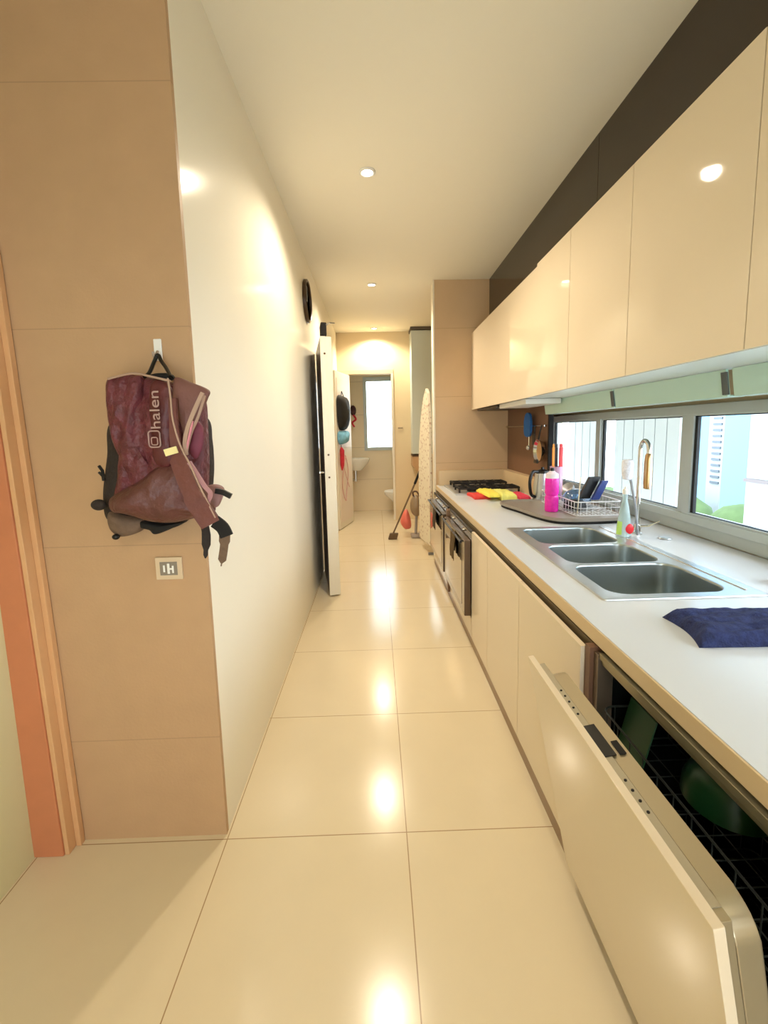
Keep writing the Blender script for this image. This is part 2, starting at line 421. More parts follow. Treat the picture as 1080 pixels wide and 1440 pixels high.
# ---------------------------------------------------------------- worktop with sink cut-out
SX0, SX1, SY0, SY1 = .80, 1.39, 1.485, 2.64
def slab_hole(x0, x1, y0, y1, z0, z1, hx0, hx1, hy0, hy1):
    b = B(); X = [x0, hx0, hx1, x1]; Y = [y0, hy0, hy1, y1]
    top = [[b.bm.verts.new((x, y, z1)) for y in Y] for x in X]; bot = [[b.bm.verts.new((x, y, z0)) for y in Y] for x in X]
    for i in range(3):
        for j in range(3):
            if i == 1 and j == 1: continue
            b.bm.faces.new((top[i][j], top[i+1][j], top[i+1][j+1], top[i][j+1])); b.bm.faces.new((bot[i][j], bot[i][j+1], bot[i+1][j+1], bot[i+1][j]))
    def wall(a, c): b.bm.faces.new((top[a[0]][a[1]], top[c[0]][c[1]], bot[c[0]][c[1]], bot[a[0]][a[1]]))
    for j in range(3): wall((0, j), (0, j+1)); wall((3, j), (3, j+1))
    for i in range(3): wall((i, 0), (i+1, 0)); wall((i, 3), (i+1, 3))
    for a, c in (((1, 1), (2, 1)), ((2, 1), (2, 2)), ((2, 2), (1, 2)), ((1, 2), (1, 1))): wall(a, c)
    return b
wt = tag(slab_hole(.668, WX-.022, -1.5, 4.88, .832, .88, SX0+.012, SX1-.012, SY0+.012, SY1-.012).build('worktop', M_top), 'long white worktop running from the foreground to the cross wall', 'worktop')
B().box(.662, .668, -1.5, 4.88, .832, .879, .0015).build('front_edge', M_topedge, wt)
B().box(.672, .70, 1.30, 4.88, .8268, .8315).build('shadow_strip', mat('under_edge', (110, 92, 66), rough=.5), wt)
# raised ledge around the hob
b = B().prism([(.69, 4.80), (1.40, 4.80), (1.40, 3.78), (1.469, 3.70), (1.469, 4.879), (.69, 4.879)], 'z', .8805, 1.045, .003)
tag(b.build('splash_ledge', M_topedge), 'low cream ledge wrapping the corner behind the hob', 'ledge')

# ---------------------------------------------------------------- sink
sk = thing('kitchen_sink', ((SX0+SX1)/2, (SY0+SY1)/2, .88), 'triple bowl stainless steel sink set in the white worktop', 'sink')
zt = .887
bowls = [(.852, 1.295, 1.525, 1.873, .24), (.868, 1.29, 1.898, 2.213, .20), (.868, 1.29, 2.240, 2.600, .22)]
cells = [(SY0, 1.8855), (1.8855, 2.2265), (2.2265, SY1)]
rim = B()
for (x0, x1, y0, y1, dp), (c0, c1) in zip(bowls, cells):
    cx, cy, hx, hy = (x0+x1)/2, (y0+y1)/2, (x1-x0)/2, (y1-y0)/2
    rr_o = rr((SX0+SX1)/2, (c0+c1)/2, (SX1-SX0)/2, (c1-c0)/2, .0005, zt)
    rim.loops([rr_o, rr(cx, cy, hx+.006, hy+.006, .075, zt), rr(cx, cy, hx+.002, hy+.002, .072, zt-.002)], cap0=False, cap1=False)
# raised lip all round
rim.loops([rr((SX0+SX1)/2, (SY0+SY1)/2, (SX1-SX0)/2, (SY1-SY0)/2, .01, zt), rr((SX0+SX1)/2, (SY0+SY1)/2, (SX1-SX0)/2+.005, (SY1-SY0)/2+.005, .013, zt-.001), rr((SX0+SX1)/2, (SY0+SY1)/2, (SX1-SX0)/2+.007, (SY1-SY0)/2+.007, .014, .881)], cap0=False, cap1=False)
rim.build('rim', M_steel, sk)
for (x0, x1, y0, y1, dp) in bowls:
    cx, cy, hx, hy = (x0+x1)/2, (y0+y1)/2, (x1-x0)/2, (y1-y0)/2
    R = [rr(cx, cy, hx+.002, hy+.002, .072, zt-.002), rr(cx, cy, hx-.002, hy-.002, .07, zt-.01), rr(cx, cy, hx-.010, hy-.010, .065, zt-dp+.05)]
    for k in range(1, 6):
        a = k/5*PI/2; R.append(rr(cx, cy, hx-.010-.045*(1-math.cos(a)), hy-.010-.045*(1-math.cos(a)), .065-.02*k/5, zt-dp+.05-.05*math.sin(a)))
    bo = B().loops(R, cap0=False).build('bowl', M_sink, sk, ang=50)
    B().lathe([(.001, zt-dp+.004), (.03, zt-dp+.004), (.038, zt-dp+.006), (.042, zt-dp+.001)], (cx, cy, 0)).build('drain', M_chrome, bo)
# slot line behind bowls
B().box(SX1-.045, SX1-.038, SY0+.04, SY1-.05, zt, zt+.004, .0015).build('rear_ridge', M_chrome, sk)

# ---------------------------------------------------------------- faucet
fx, fy = 1.475, 2.42
t = thing('kitchen_faucet', (fx, fy, .88), 'tall chrome gooseneck faucet behind the sink', 'faucet')
B().lathe([(.028, .8805), (.028, .889), (.02, .895), (.017, .93), (.015, .94)], (fx, fy, 0)).build('base', M_chrome, t)
arc = [(fx, fy, .935), (fx, fy, 1.30), (fx, fy, 1.36)]
for k in range(1, 11):
    a = PI*k/10; arc.append((fx-.004*(1-math.cos(a)), fy-.045*(1-math.cos(a)), 1.36+.052*math.sin(a)))
arc.append((fx-.008, fy-.09, 1.34))
B().tube(arc, .0115, 14).build('neck', M_chrome, t)
B().lathe([(.012, 1.345), (.017, 1.335), (.020, 1.30), (.021, 1.19), (.019, 1.155), (.014, 1.152)], (fx-.008, fy-.09, 0)).build('spray_head', M_warmrefl, t)
B().cyl((fx, fy, .925), (fx+.045, fy-.03, .93), .009).tube([(fx+.045, fy-.03, .93), (fx+.09, fy-.06, .965)], [.006, .004], 8).build('lever', M_chrome, t)

# ---------------------------------------------------------------- dishwasher
DY0, DY1 = .532, 1.285
dw = thing('dishwasher', (.65, (DY0+DY1)/2, .07), 'built-in dishwasher with its cream front tilted open', 'dishwasher')
b = B().box(.70, 1.21, DY0, DY0+.02, .10, .81).box(.70, 1.21, 1.235, 1.255, .10, .81).box(1.19, 1.21, DY0, 1.255, .10, .81).box(.66, 1.21, DY0, 1.255, .08, .10).box(.70, 1.21, DY0, 1.255, .79, .81)
b.build('tub', M_tub, dw)
B().box(.652, .70, 1.232, 1.258, .09, .815, .002).build('side_trim', mat('dw_trim', (120, 104, 88), rough=.3, metal=.5), dw)
B().box(.640, .72, 1.259, 1.290, .060, .826, .001).build('filler_strip', mat('dw_brown', (118, 86, 66), rough=.4), dw)
B().box(.655, .70, DY0, 1.232, .803, .822, .002).box(.662, .70, DY0, 1.232, .786, .801, .002).build('top_rail', mat('dw_rail', (150, 140, 112), rough=.3, metal=.6), dw)
al = math.radians(10.9)
def dT(c):  # door frame: x=u outward, y=Y, z=w along the door
    u, w = c.x, c.z
    if w > .3: w += .018
    return (.632-w*math.sin(al)-u*math.cos(al), c.y, .072+w*math.cos(al)-u*math.sin(al))
door = B().box(.018, .036, DY0-.005, DY1-.002, .0, .722, .002).xf(dT).build('front_panel', M_cab, dw)
# inner door with rounded shoulders
def rprof(y0, y1, w0, w1, r):
    P = [(y0, w0), (y1, w0)]
    for k in range(7): a = PI/2*k/6; P.append((y1-r+r*math.cos(a), w1-r+r*math.sin(a)))
    for k in range(7): a = PI/2+PI/2*k/6; P.append((y0+r+r*math.cos(a), w1-r+r*math.sin(a)))
    return P
inner = B().prism(rprof(DY0+.012, 1.225, .0, .705, .045), 'x', -.042, -.004, .003).box(-.004, .017, DY0+.012, 1.235, .0, .706, .002).xf(dT).build('inner_door', mat('inner_steel', (190, 178, 150), rough=.3, metal=.7), dw)
B().box(-.002, .0165, DY0+.03, 1.25, .706, .7085, .0005).xf(dT).build('control_strip', mat('control_grey', (178, 168, 144), rough=.35, metal=.3), dw)
B().box(-.012, .0165, .865, .965, .7075, .7105).xf(dT).build('handle_recess', M_blk, dw)
B().box(-.034, -.020, .865, .905, .7065, .709).xf(dT).build('latch', M_blkm, dw)
for yy in (1.11, 1.085, 1.06, 1.035, 1.01, .80, .775, .75, .725):
    B().cyl((.006, yy, .7084), (.006, yy, .7100), .003, n=10).xf(dT).build('indicator_button', M_blkm, dw)
def rack(z, zt_, y0, y1, x0, x1, lab):
    rk = B()
    for zz, rad in ((z, .0022), (zt_, .003)):
        rk.tube([p for p in rr((x0+x1)/2, (y0+y1)/2, (x1-x0)/2, (y1-y0)/2, .03, zz, 4)], rad, 6, closed=True)
    n = 11
    for i in range(n):
        yy = y0+.03+(y1-y0-.06)*i/(n-1)
        rk.tube([(x0, yy, zt_), (x0, yy, z), (x1, yy, z), (x1, yy, zt_)], .0017, 5)
    for i in range(6):
        xx = x0+.04+(x1-x0-.08)*i/5
        rk.tube([(xx, y0, zt_), (xx, y0, z), (xx, y1, z), (xx, y1, zt_)], .0017, 5)
    return rk.build(lab, M_wire, dw)
rack(.55, .66, .575, 1.215, .66, 1.16, 'upper_rack')
rack(.16, .30, .575, 1.215, .63, 1.16, 'lower_rack')
# crockery in the racks
def cup(x, y, z, r, h, mt, label, handle=True):
    t = thing('cup', (x, y, z), label, 'cup')
    B().lathe([(r*.7, z), (r*.95, z+.01), (r, z+h), (r*.93, z+h), (r*.86, z+.015), (.001, z+.01)], (x, y, 0), 28).build('bowl', mt, t)
    if handle: B().tube(spl([(x-r*.9, y-.01, z+h*.8), (x-r*1.6, y-.02, z+h*.75), (x-r*1.7, y-.02, z+h*.4), (x-r*.9, y-.01, z+h*.22)], 5), .006, 8).build('handle', mt, t)
cup(.78, .66, .555, .045, .09, mat('pale_mug', (180, 184, 168), rough=.3), 'pale mug in the near end of the dishwasher')
def dome(x, y, z, r, h, mt, label, name='bowl', cat='bowl'):
    b = B().lathe([(r, z), (r*.97, z+h*.35), (r*.8, z+h*.75), (r*.45, z+h*.97), (.001, z+h)], (x, y, 0), 32)
    b.lathe([(r*.96, z+.001), (r*.93, z+h*.33), (r*.76, z+h*.72), (r*.4, z+h*.93), (.001, z+h*.95)], (x, y, 0), 32)
    return tag(b.build(name, mt), label, cat)
M_dg = mat('dark_green_plastic', (28, 74, 38), rough=.35)
dome(.86, .98, .556, .10, .10, M_dg, 'dark green bowl upside down in the dishwasher upper rack')
t = B().box(.70, .705, 1.08, 1.20, .556, .70, .002).xf(lambda c: (c.x+(c.z-.55)*.25, c.y, c.z)).build('chopping_mat', M_dg)
tag(t, 'upright dark green board at the far end of the dishwasher rack', 'board')

# ---------------------------------------------------------------- wall cabinets
ZB, ZT = 1.712, 2.535
def wall_cab(y0, y1, label, x=1.06, zt_=ZT, zb=ZB):
    t = thing('wall_cabinet', ((x+1.4)/2, (y0+y1)/2, zb), label, 'wall cabinet', 'cream glossy wall cabinets')
    B().box(x+.021, 1.255, y0+.001, y1-.001, zb+.012, zt_-.002).build('body', M_cabbody, t)
    B().box(x+.004, 1.45, y0+.001, y1-.001, zb+.001, zb+.0115, .001).build('bottom_panel', M_under, t)
    B().box(x, x+.02, y0+.0015, y1-.0015, zb-.006, zt_, .0015).build('door', M_cab, t)
    return t
wall_cab(2.93, 4.878, 'farthest wide cream wall cabinet above the hob', x=1.066, zt_=2.525)
wall_cab(2.44, 2.93, 'narrow cream wall cabinet beside the wide one above the hob')
wall_cab(1.872, 2.44, 'cream wall cabinet above the faucet')
wall_cab(1.272, 1.872, 'cream wall cabinet above the near end of the sink')
wall_cab(.65, 1.272, 'nearest cream wall cabinet at the right edge')
# slim extractor hood below the wide cabinet
t = thing('extractor_hood', (1.25, 3.8, 1.66), 'slim white extractor hood under the wall cabinet above the hob', 'extractor hood')
B().box(1.12, 1.385, 3.28, 3.98, 1.672, 1.710, .004).build('body', M_white, t)
B().box(1.10, 1.44, 3.99, 4.75, 1.685, 1.705, .004).build('filter', mat('hood_filter', (70, 64, 58), rough=.4, metal=.6), t)
B().cyl((1.12, 4.06, 1.69), (1.12, 4.16, 1.69), .014).build('switch', M_blk, t)
# pale green pelmet panels below the cabinets
names = ['pale green panel under the wall cabinets, farthest above the window', 'pale green panel under the wall cabinets, middle one between two brackets', 'pale green panel under the wall cabinets at the right edge']
for (y0, y1), lb in zip(((2.60, 3.66), (1.76, 2.585), (.6, 1.73)), names):
    t = thing('pelmet_panel', (1.42, (y0+y1)/2, 1.6), lb, 'panel', 'pale green pelmet panels')
    B().box(1.400, 1.412, y0, y1, 1.602, 1.711, .002).xf(lambda c: (c.x+(1.711-c.z)*.15, c.y, c.z)).build('panel', M_green, t)
    B().box(1.412, 1.47, y0, y1, 1.602, 1.610, .002).xf(lambda c: (c.x+.016, c.y, c.z)).build('lower_lip', M_green, t)
    B().box(1.393, 1.400, y0-.012, y0+.02, 1.61, 1.70, .002).xf(lambda c: (c.x+(1.711-c.z)*.15, c.y, c.z)).build('bracket', mat('bracket_grey', (96, 104, 104), rough=.4, metal=.6), t)

# ---------------------------------------------------------------- hob
t = thing('gas_hob', (1.05, 4.45, .88), 'stainless gas hob with black grates against the cross wall', 'hob')
B().box(.74, 1.385, 4.08, 4.79, .8805, .892, .004).build('plate', M_steel, t)
for (gx0, gx1, gy0, gy1) in ((.78, 1.37, 4.14, 4.36), (.80, 1.37, 4.56, 4.76)):
    g = B()
    for yy in (gy0, (gy0+gy1)/2, gy1): g.box(gx0, gx1, yy-.009, yy+.009, .922, .938, .003)
    for k in range(7):
        xx = gx0+.012+(gx1-gx0-.024)*k/6; g.box(xx-.008, xx+.008, gy0, gy1, .923, .942, .003)
    for xx in (gx0+.01, (gx0+gx1)/2, gx1-.01):
        for yy in (gy0, gy1): g.box(xx-.008, xx+.008, yy-.008, yy+.008, .892, .93)
    g.build('grate', M_iron, t)
    for xx in (gx0+.15, gx1-.15):
        B().lathe([(.045, .892), (.045, .91), (.034, .915), (.034, .925), (.001, .928)], (xx, (gy0+gy1)/2, 0), 24).build('burner', M_iron, t)

# cloths in front of the hob
def cloth(name, P, z, h, mt, label, fr=22, wr=.006, seed=0):
    Q = []
    for i_ in range(len(P)):
        a_, b_ = P[i_], P[(i_+1) % len(P)]
        for k_ in range(10):
            t_ = k_/10; x_ = a_[0]+(b_[0]-a_[0])*t_; y_ = a_[1]+(b_[1]-a_[1])*t_
            Q.append((x_+.012*noise.noise(V((x_*25, y_*25, seed))), y_+.02*noise.noise(V((x_*25, y_*25, seed+5)))))
    cx = sum(p[0] for p in Q)/len(Q); cy = sum(p[1] for p in Q)/len(Q)
    R = [[V((x, y, z)) for x, y in Q]]
    for k in range(8):
        s_ = 1-(k/7)**1.5*.96; hh = h*(1-(s_)**10)*.5+h*.5
        R.append([V((cx+(x-cx)*s_, cy+(y-cy)*s_, z+hh+(.5*noise.noise(V(((cx+(x-cx)*s_)*60, (cy+(y-cy)*s_)*60, seed)))+noise.noise(V(((cx+(x-cx)*s_)*fr, (cy+(y-cy)*s_)*fr, seed))))*wr)) for x, y in Q])
    return tag(B().loops(R).build(name, mt, ang=70), label, 'cloth')
cloth('dish_cloth', [(.845, 4.06), (.99, 4.05), (1.0, 3.80), (.86, 3.79)], .881, .030, mat('red_cloth', (214, 62, 56), rough=.8), 'folded red cloth on the worktop in front of the hob')
cloth('dish_cloth', [(.93, 4.07), (1.07, 4.07), (1.05, 3.68), (.95, 3.66)], .914, .03, mat('yellow_cloth', (250, 232, 96), rough=.85, bump=.5, bscale=120), 'crumpled yellow cloth next to the red cloth', wr=.014, seed=2)
cloth('dish_cloth', [(1.075, 4.07), (1.21, 4.06), (1.20, 3.70), (1.065, 3.68)], .882, .056, mat('yellow_cloth2', (240, 236, 130), rough=.85, bump=.5, bscale=120), 'pale yellow cloth next to the pink cloth', wr=.014, seed=5)
cloth('dish_cloth', [(1.22, 4.05), (1.34, 4.04), (1.33, 3.72), (1.23, 3.70)], .882, .028, mat('pink_cloth', (228, 66, 92), rough=.8), 'pink cloth between the pale yellow cloth and the kettle', seed=7)
t = cloth('folded_paper', [(1.10, 3.60), (1.27, 3.60), (1.27, 3.52), (1.12, 3.52)], .882, .012, M_white, 'white folded paper on the worktop behind the draining tray', wr=.002); t['category'] = 'paper'

# kettle
kx, ky, kz = 1.385, 3.62, .882
t = thing('electric_kettle', (kx, ky, kz), 'steel electric kettle with a black handle beside the brown pier', 'kettle')
B().lathe([(.075, kz), (.078, kz+.012), (.072, kz+.022)], (kx, ky, 0)).build('power_base', M_blk, t)
B().lathe([(.070, kz+.023), (.076, kz+.035), (.074, kz+.10), (.062, kz+.20), (.056, kz+.235), (.05, kz+.24)], (kx, ky, 0)).build('body', M_steel, t)
B().lathe([(.055, kz+.238), (.05, kz+.255), (.02, kz+.268), (.012, kz+.27), (.012, kz+.285), (.001, kz+.287)], (kx, ky, 0)).build('lid', M_blk, t)
B().tube(spl([(kx-.045, ky-.02, kz+.245), (kx-.10, ky-.05, kz+.25), (kx-.125, ky-.06, kz+.17), (kx-.11, ky-.05, kz+.07), (kx-.07, ky-.03, kz+.04)], 6), .013, 10).build('handle', M_blk, t)
B().prism([(kx+.045, kz+.21), (kx+.10, kz+.235), (kx+.05, kz+.16)], 'y', ky-.016, ky+.016, .003).build('spout', M_blk, t)

# rail on the brown pier with hanging things
t = thing('utensil_rail', (1.45, 4.3, 1.51), 'thin steel rail fixed to the brown pier', 'rail')
B().tube([(1.445, 3.74, 1.51), (1.445, 4.86, 1.51)], .006, 10).build('bar', M_chrome, t)
for yy in (3.76, 4.84): B().cyl((1.445, yy, 1.51), (1.4705, yy, 1.51), .011).build('bracket', M_chrome, t)
mb = B().prism(smooth2([(4.02, 1.50), (4.03, 1.60), (4.09, 1.635), (4.17, 1.61), (4.19, 1.50), (4.17, 1.42), (4.04, 1.42)], 4), 'x', 1.415, 1.437, .006)
tag(mb.build('oven_mitt', mat('blue_fabric', (40, 100, 170), rough=.8, noise_amt=.2, nscale=30)), 'blue oven mitt hanging from the rail', 'mitt')
t = thing('wall_ladle', (1.44, 4.08, 1.3), 'small grey ladle hanging below the blue mitt', 'ladle')
B().tube([(1.428, 4.075, 1.42), (1.428, 4.075, 1.33)], .005, 8).build('handle', M_chrome, t)
B().ball((1.42, 4.075, 1.31), .028, (.6, 1, .8)).build('bowl', M_steel, t)
t = thing('black_spatula', (1.44, 3.9, 1.35), 'black slotted spatula hanging from the rail beside the mitt', 'spatula')
B().tube([(1.436, 3.945, 1.515), (1.432, 3.945, 1.43)], .006, 8).build('handle', M_blk, t)
B().box(1.425, 1.433, 3.925, 3.985, 1.34, 1.44, .003).build('blade', M_blk, t)
t = thing('frying_pan', (1.44, 3.80, 1.2), 'small pan with a golden brown base hanging from the rail by the window', 'pan')
pc = (1.425, 3.82, 1.29)
def dx(prof, c, n=32):
    b = B(); b.loops([[V((c[0]+x, c[1]+r*math.cos(2*PI*i/n), c[2]+r*math.sin(2*PI*i/n))) for i in range(n)] for r, x in prof]); return b
dx([(.085, .02), (.100, -.012), (.103, -.012), (.088, .024)], pc).build('side', M_chrome, t)
dx([(.084, .012), (.084, .018)], pc).build('base', mat('golden_brown', (196, 150, 96), rough=.35, metal=.4), t)
B().tube([(1.42, 3.82, 1.385), (1.435, 3.80, 1.50), (1.445, 3.795, 1.518)], .007, 8).build('handle', M_blk, t)
B().box(1.395, 1.41, 3.78, 3.86, 1.185, 1.215, .005).build('pouring_lip', M_blk, t)

# draining tray
tp = smooth2([(.985, 3.46), (1.03, 3.10), (1.10, 2.80), (1.22, 2.70), (1.50, 2.70), (1.62, 2.74), (1.63, 3.10), (1.62, 3.48), (1.30, 3.50)], 6)
R = [[V((x, y, .899)) for x, y in tp], [V((x, y, .919)) for x, y in tp]]
cx, cy = 1.33, 3.1
R += [[V((cx+(x-cx)*.985, cy+(y-cy)*.985, .921)) for x, y in tp], [V((cx+(x-cx)*.96, cy+(y-cy)*.95, .909)) for x, y in tp]]
t = thing('draining_tray', (1.33, 3.1, .881), 'grey moulded draining tray behind the sink', 'tray')
B().loops(R).build('tray', mat('grey_tray', (150, 140, 128), rough=.35, metal=.2), t)
R = [[V((cx+(x-cx)*.97, cy+(y-cy)*.985, .8815)) for x, y in tp], [V((cx+(x-cx)*.97, cy+(y-cy)*.985, .8988)) for x, y in tp]]
B().loops(R).build('gap_shadow', M_blkm, t)  # black slab standing in for the shadow under the tray

# dish rack
t = thing('dish_rack', (1.46, 3.1, .907), 'white wire dish rack standing on the draining tray', 'dish rack')
x0, x1, y0, y1 = 1.30, 1.60, 2.80, 3.42
b = B()
for zz, rad in ((.915, .003), (.965, .002), (1.005, .004)):
    b.tube(rr((x0+x1)/2, (y0+y1)/2, (x1-x0)/2, (y1-y0)/2, .03, zz, 4), rad, 6, closed=True)
b.build('rim', M_wirew, t)
b = B()
for i in range(14):
    yy = y0+.03+(y1-y0-.06)*i/13; b.tube([(x0, yy, 1.005), (x0, yy, .912), (x1, yy, .912), (x1, yy, 1.005)], .002, 5)
for i in range(7):
    xx = x0+.03+(x1-x0-.06)*i/6; b.tube([(xx, y0, 1.005), (xx, y0, .914), (xx, y1, .914), (xx, y1, 1.005)], .002, 5)
b.build('wires', M_wirew, t)
# rack contents
b = B().lathe([(.001, 0), (.05, .004), (.085, .05), (.088, .052), (.052, .0), (.001, -.003)], (0, 0, 0), 30).xf(lambda c: (1.50+c.x*.5-c.z*.7, 3.32+c.y, 1.0+c.x*.55+c.z*.4)).xf(lambda c: (c.x, c.y+.02, c.z))
tag(b.build('steel_bowl', M_steel), 'small steel bowl leaning in the dish rack', 'bowl')
b = B().lathe([(.10, 0), (.098, .03), (.07, .07), (.03, .085), (.001, .088)], (1.46, 3.15, .955), 30)
tag(b.build('glass_bowl', mat('smoky_glass', (110, 140, 170), rough=.1, trans=.6)), 'bluish glass bowl upside down in the dish rack', 'bowl')
b = B().lathe([(.078, 0), (.07, .045), (.03, .06), (.001, .062)], (1.39, 3.02, .93), 30)
tag(b.build('black_bowl', M_blk), 'black bowl upside down in the middle of the dish rack', 'bowl')
def slab(y, x, mt, lab, tilt=.5, w=.08, h=.15, d=.03):
    b = B().box(-w/2, w/2, -d/2, d/2, 0, h, .006).xf(lambda c: (x+c.x+c.z*tilt, y+c.y, 1.0+c.z-abs(0)))
    return tag(b.build('food_container', mt), lab, 'container')
slab(2.98, 1.43, M_blk, 'black box container standing tilted in the dish rack')
slab(2.92, 1.48, mat('navy_plastic', (30, 52, 120), rough=.3), 'navy blue container standing right of the black box', .5, .05, .13)
t = thing('wooden_chopstick', (1.40, 2.9, .93), 'pale chopstick leaning upright in the dish rack', 'chopstick')
B().tube([(1.335, 2.86, .92), (1.36, 2.88, 1.16)], [.003, .004], 8).build('stick', mat('pale_wood', (220, 206, 176), rough=.6), t)

# pink bottle on tray
bx, by, bz = 1.225, 3.02, .9095
t = thing('pink_bottle', (bx, by, bz), 'bright magenta bottle with a pale cap on the draining tray', 'bottle')
M_pink = mat('magenta_liquid', (244, 40, 170), rough=.2, noise_amt=.35, nscale=45)
B().lathe([(.040, bz), (.046, bz+.01), (.046, bz+.10), (.040, bz+.115), (.046, bz+.13), (.046, bz+.225), (.044, bz+.235)], (bx, by, 0)).build('body', M_pink, t)
B().lathe([(.044, bz+.235), (.042, bz+.265), (.02, bz+.28), (.018, bz+.285)], (bx, by, 0)).build('shoulder', mat('pale_cap', (226, 214, 222), rough=.4), t)
B().lathe([(.014, bz+.285), (.014, bz+.305), (.001, bz+.307)], (bx, by, 0), 16).build('cap', M_blk, t)
# utensil holder
ux, uy = 1.37, 3.30
t = thing('utensil_holder', (ux, uy, .907), 'tall pink and clear cup holding the coloured spatulas', 'holder')
B().lathe([(.04, .95), (.043, .96), (.048, 1.20), (.045, 1.20), (.04, .965), (.001, .96)], (ux, uy, 0), 24).build('cup', mat('pink_holder', (236, 196, 224), rough=.2, trans=.5), t)
for (ox, oy, col, nm, lb) in ((-.025, 0, (236, 150, 50), 'spatula', 'orange handled spatula in the pink holder'), (.003, .01, (30, 30, 30), 'spatula', 'black handled spatula in the pink holder'), (.022, -.012, (214, 40, 44), 'spatula', 'dark red handled spatula in the pink holder'), (.04, .0, (240, 84, 84), 'spatula', 'bright red handled spatula at the right of the holder')):
    b = B().box(ux+ox-.009, ux+ox+.009, uy+oy-.006, uy+oy+.006, 1.0, 1.345, .004).box(ux+ox-.007, ux+ox+.007, uy+oy-.004, uy+oy+.004, 1.345, 1.37, .003)
    tag(b.build(nm, mat('spat_%d' % col[0], col, rough=.35)), lb, 'spatula', 'spatulas in the holder')

# clear bottle with fruit label + dish brush
bx, by, bz = 1.365, 2.36, .888
t = thing('soap_bottle', (bx, by, bz), 'clear dish soap bottle with a green and red label beside the faucet', 'bottle')
B().lathe([(.034, bz), (.038, bz+.006), (.036, bz+.06), (.028, bz+.12), (.020, bz+.17), (.013, bz+.20), (.013, bz+.235)], (bx, by, 0), 28).build('body', mat('soap_clear', (214, 236, 236), rough=.12, trans=.55, ior=1.2), t)
def patch(cx, cy, z0, z1, a0, a1, r0, r1):
    b = B(); n = 10
    b.loops([[V((cx+(r0+(r1-r0)*k/5)*math.cos(a0+(a1-a0)*i/n), cy+(r0+(r1-r0)*k/5)*math.sin(a0+(a1-a0)*i/n), z0+(z1-z0)*k/5)) for i in range(n+1)] for k in range(6)], closed=False)
    return b
patch(bx, by, bz+.012, bz+.085, PI*.95, PI*1.25, .0392, .0345).build('green_label', mat('lab_green', (190, 232, 120), rough=.4), t)
lb_ = B(); cc = PI*1.5
lb_.ball((bx+.012, by-.030, bz+.045), .026, (.95, .5, 1.15)).build('red_label', mat('lab_red', (226, 36, 44), rough=.4), t)
B().lathe([(.014, bz+.235), (.014, bz+.26), (.006, bz+.265), (.006, bz+.275)], (bx, by, 0), 16).build('cap', M_white, t)
t = thing('dish_brush', (1.43, 2.37, .888), 'white headed dish brush leaning between soap bottle and faucet', 'brush')
B().tube([(1.445, 2.36, .89), (1.425, 2.36, 1.05), (1.385, 2.36, 1.23)], [.007, .006, .007], 10).build('handle', mat('grey_handle', (150, 152, 156), rough=.4), t)
B().lathe([(.001, 1.20), (.022, 1.205), (.028, 1.23), (.030, 1.29), (.026, 1.31), (.001, 1.315)], (1.372, 2.36, 0), 20).build('head', mat('brush_white', (236, 236, 246), rough=.7, bump=.8, bscale=90), t)

# small things behind the sink
b = B().lathe([(.03, .8805), (.033, .884), (.03, .888), (.001, .886)], (1.56, 2.30, 0), 20)
tag(b.build('sink_plug', M_steel), 'small round sink plug beside the faucet', 'plug')
t = thing('soap_dispenser', (1.52, 1.555, .8805), 'small brown and pale bottle cut by the right edge', 'bottle')
B().lathe([(.03, .8805), (.032, .885), (.032, .93), (.012, .95), (.012, .965)], (1.54, 1.60, 0), 20).build('body', mat('brownish', (170, 120, 96), rough=.4), t)
B().lathe([(.014, .965), (.014, .985), (.001, .987)], (1.54, 1.60, 0), 16).build('cap', mat('dull_cap', (170, 168, 150), rough=.5), t)

# navy towel
def towel():
    x0, y0 = .905, 1.13
    b = B(); N, Mx = 44, 70; top = []; 
    def shape(u, v):   # u along x-run, v across
        px = .91+u*.62; py = 1.335-v*.20+u*(-.02)-v*(1-u)*.0
        px += v*(-.03)+.02*math.sin(v*3)
        edge = min(1, min(u, 1-u)*26)**.5 if u < .5 else 1
        ev = min(1, min(v, 1-v)*9)**.5
        h = .036*min(edge, 1)*ev
        h += (noise.noise(V((px*9+py*5, py*34-px*7, 3)))*.012+noise.noise(V((px*30, py*60, 1)))*.004)*ev*edge
        return V((px, py, .8815+max(h, .0)))
    g = [[b.bm.verts.new(shape(i/Mx, j/N)) for j in range(N+1)] for i in range(Mx+1)]
    for i in range(Mx):
        for j in range(N): b.bm.faces.new((g[i][j], g[i+1][j], g[i+1][j+1], g[i][j+1]))
    lo = [g[i][0] for i in range(Mx+1)]+[g[Mx][j] for j in range(1, N+1)]+[g[i][N] for i in range(Mx-1, -1, -1)]+[g[0][j] for j in range(N-1, 0, -1)]
    bt = [b.bm.verts.new((v.co.x, v.co.y, .8808)) for v in lo]
    for i in range(len(lo)):
        j = (i+1) % len(lo); b.bm.faces.new((lo[i], bt[i], bt[j], lo[j]))
    b.bm.faces.new(bt)
    return tag(b.build('towel', M_navy, ang=80), 'folded navy blue towel on the near end of the worktop', 'towel')
towel()

# ---------------------------------------------------------------- left wall things
def P(px, py, y):   # a direction in the photo to a point at distance y
    r = right*((px-PX)/F)+down*((py-PY)/F)+fwd
    k = y/r.y
    return V((r.x*k, y, CH+r.z*k))
def Q(px, py, y):
    p = P(px, py, y); return (p.x, p.z)

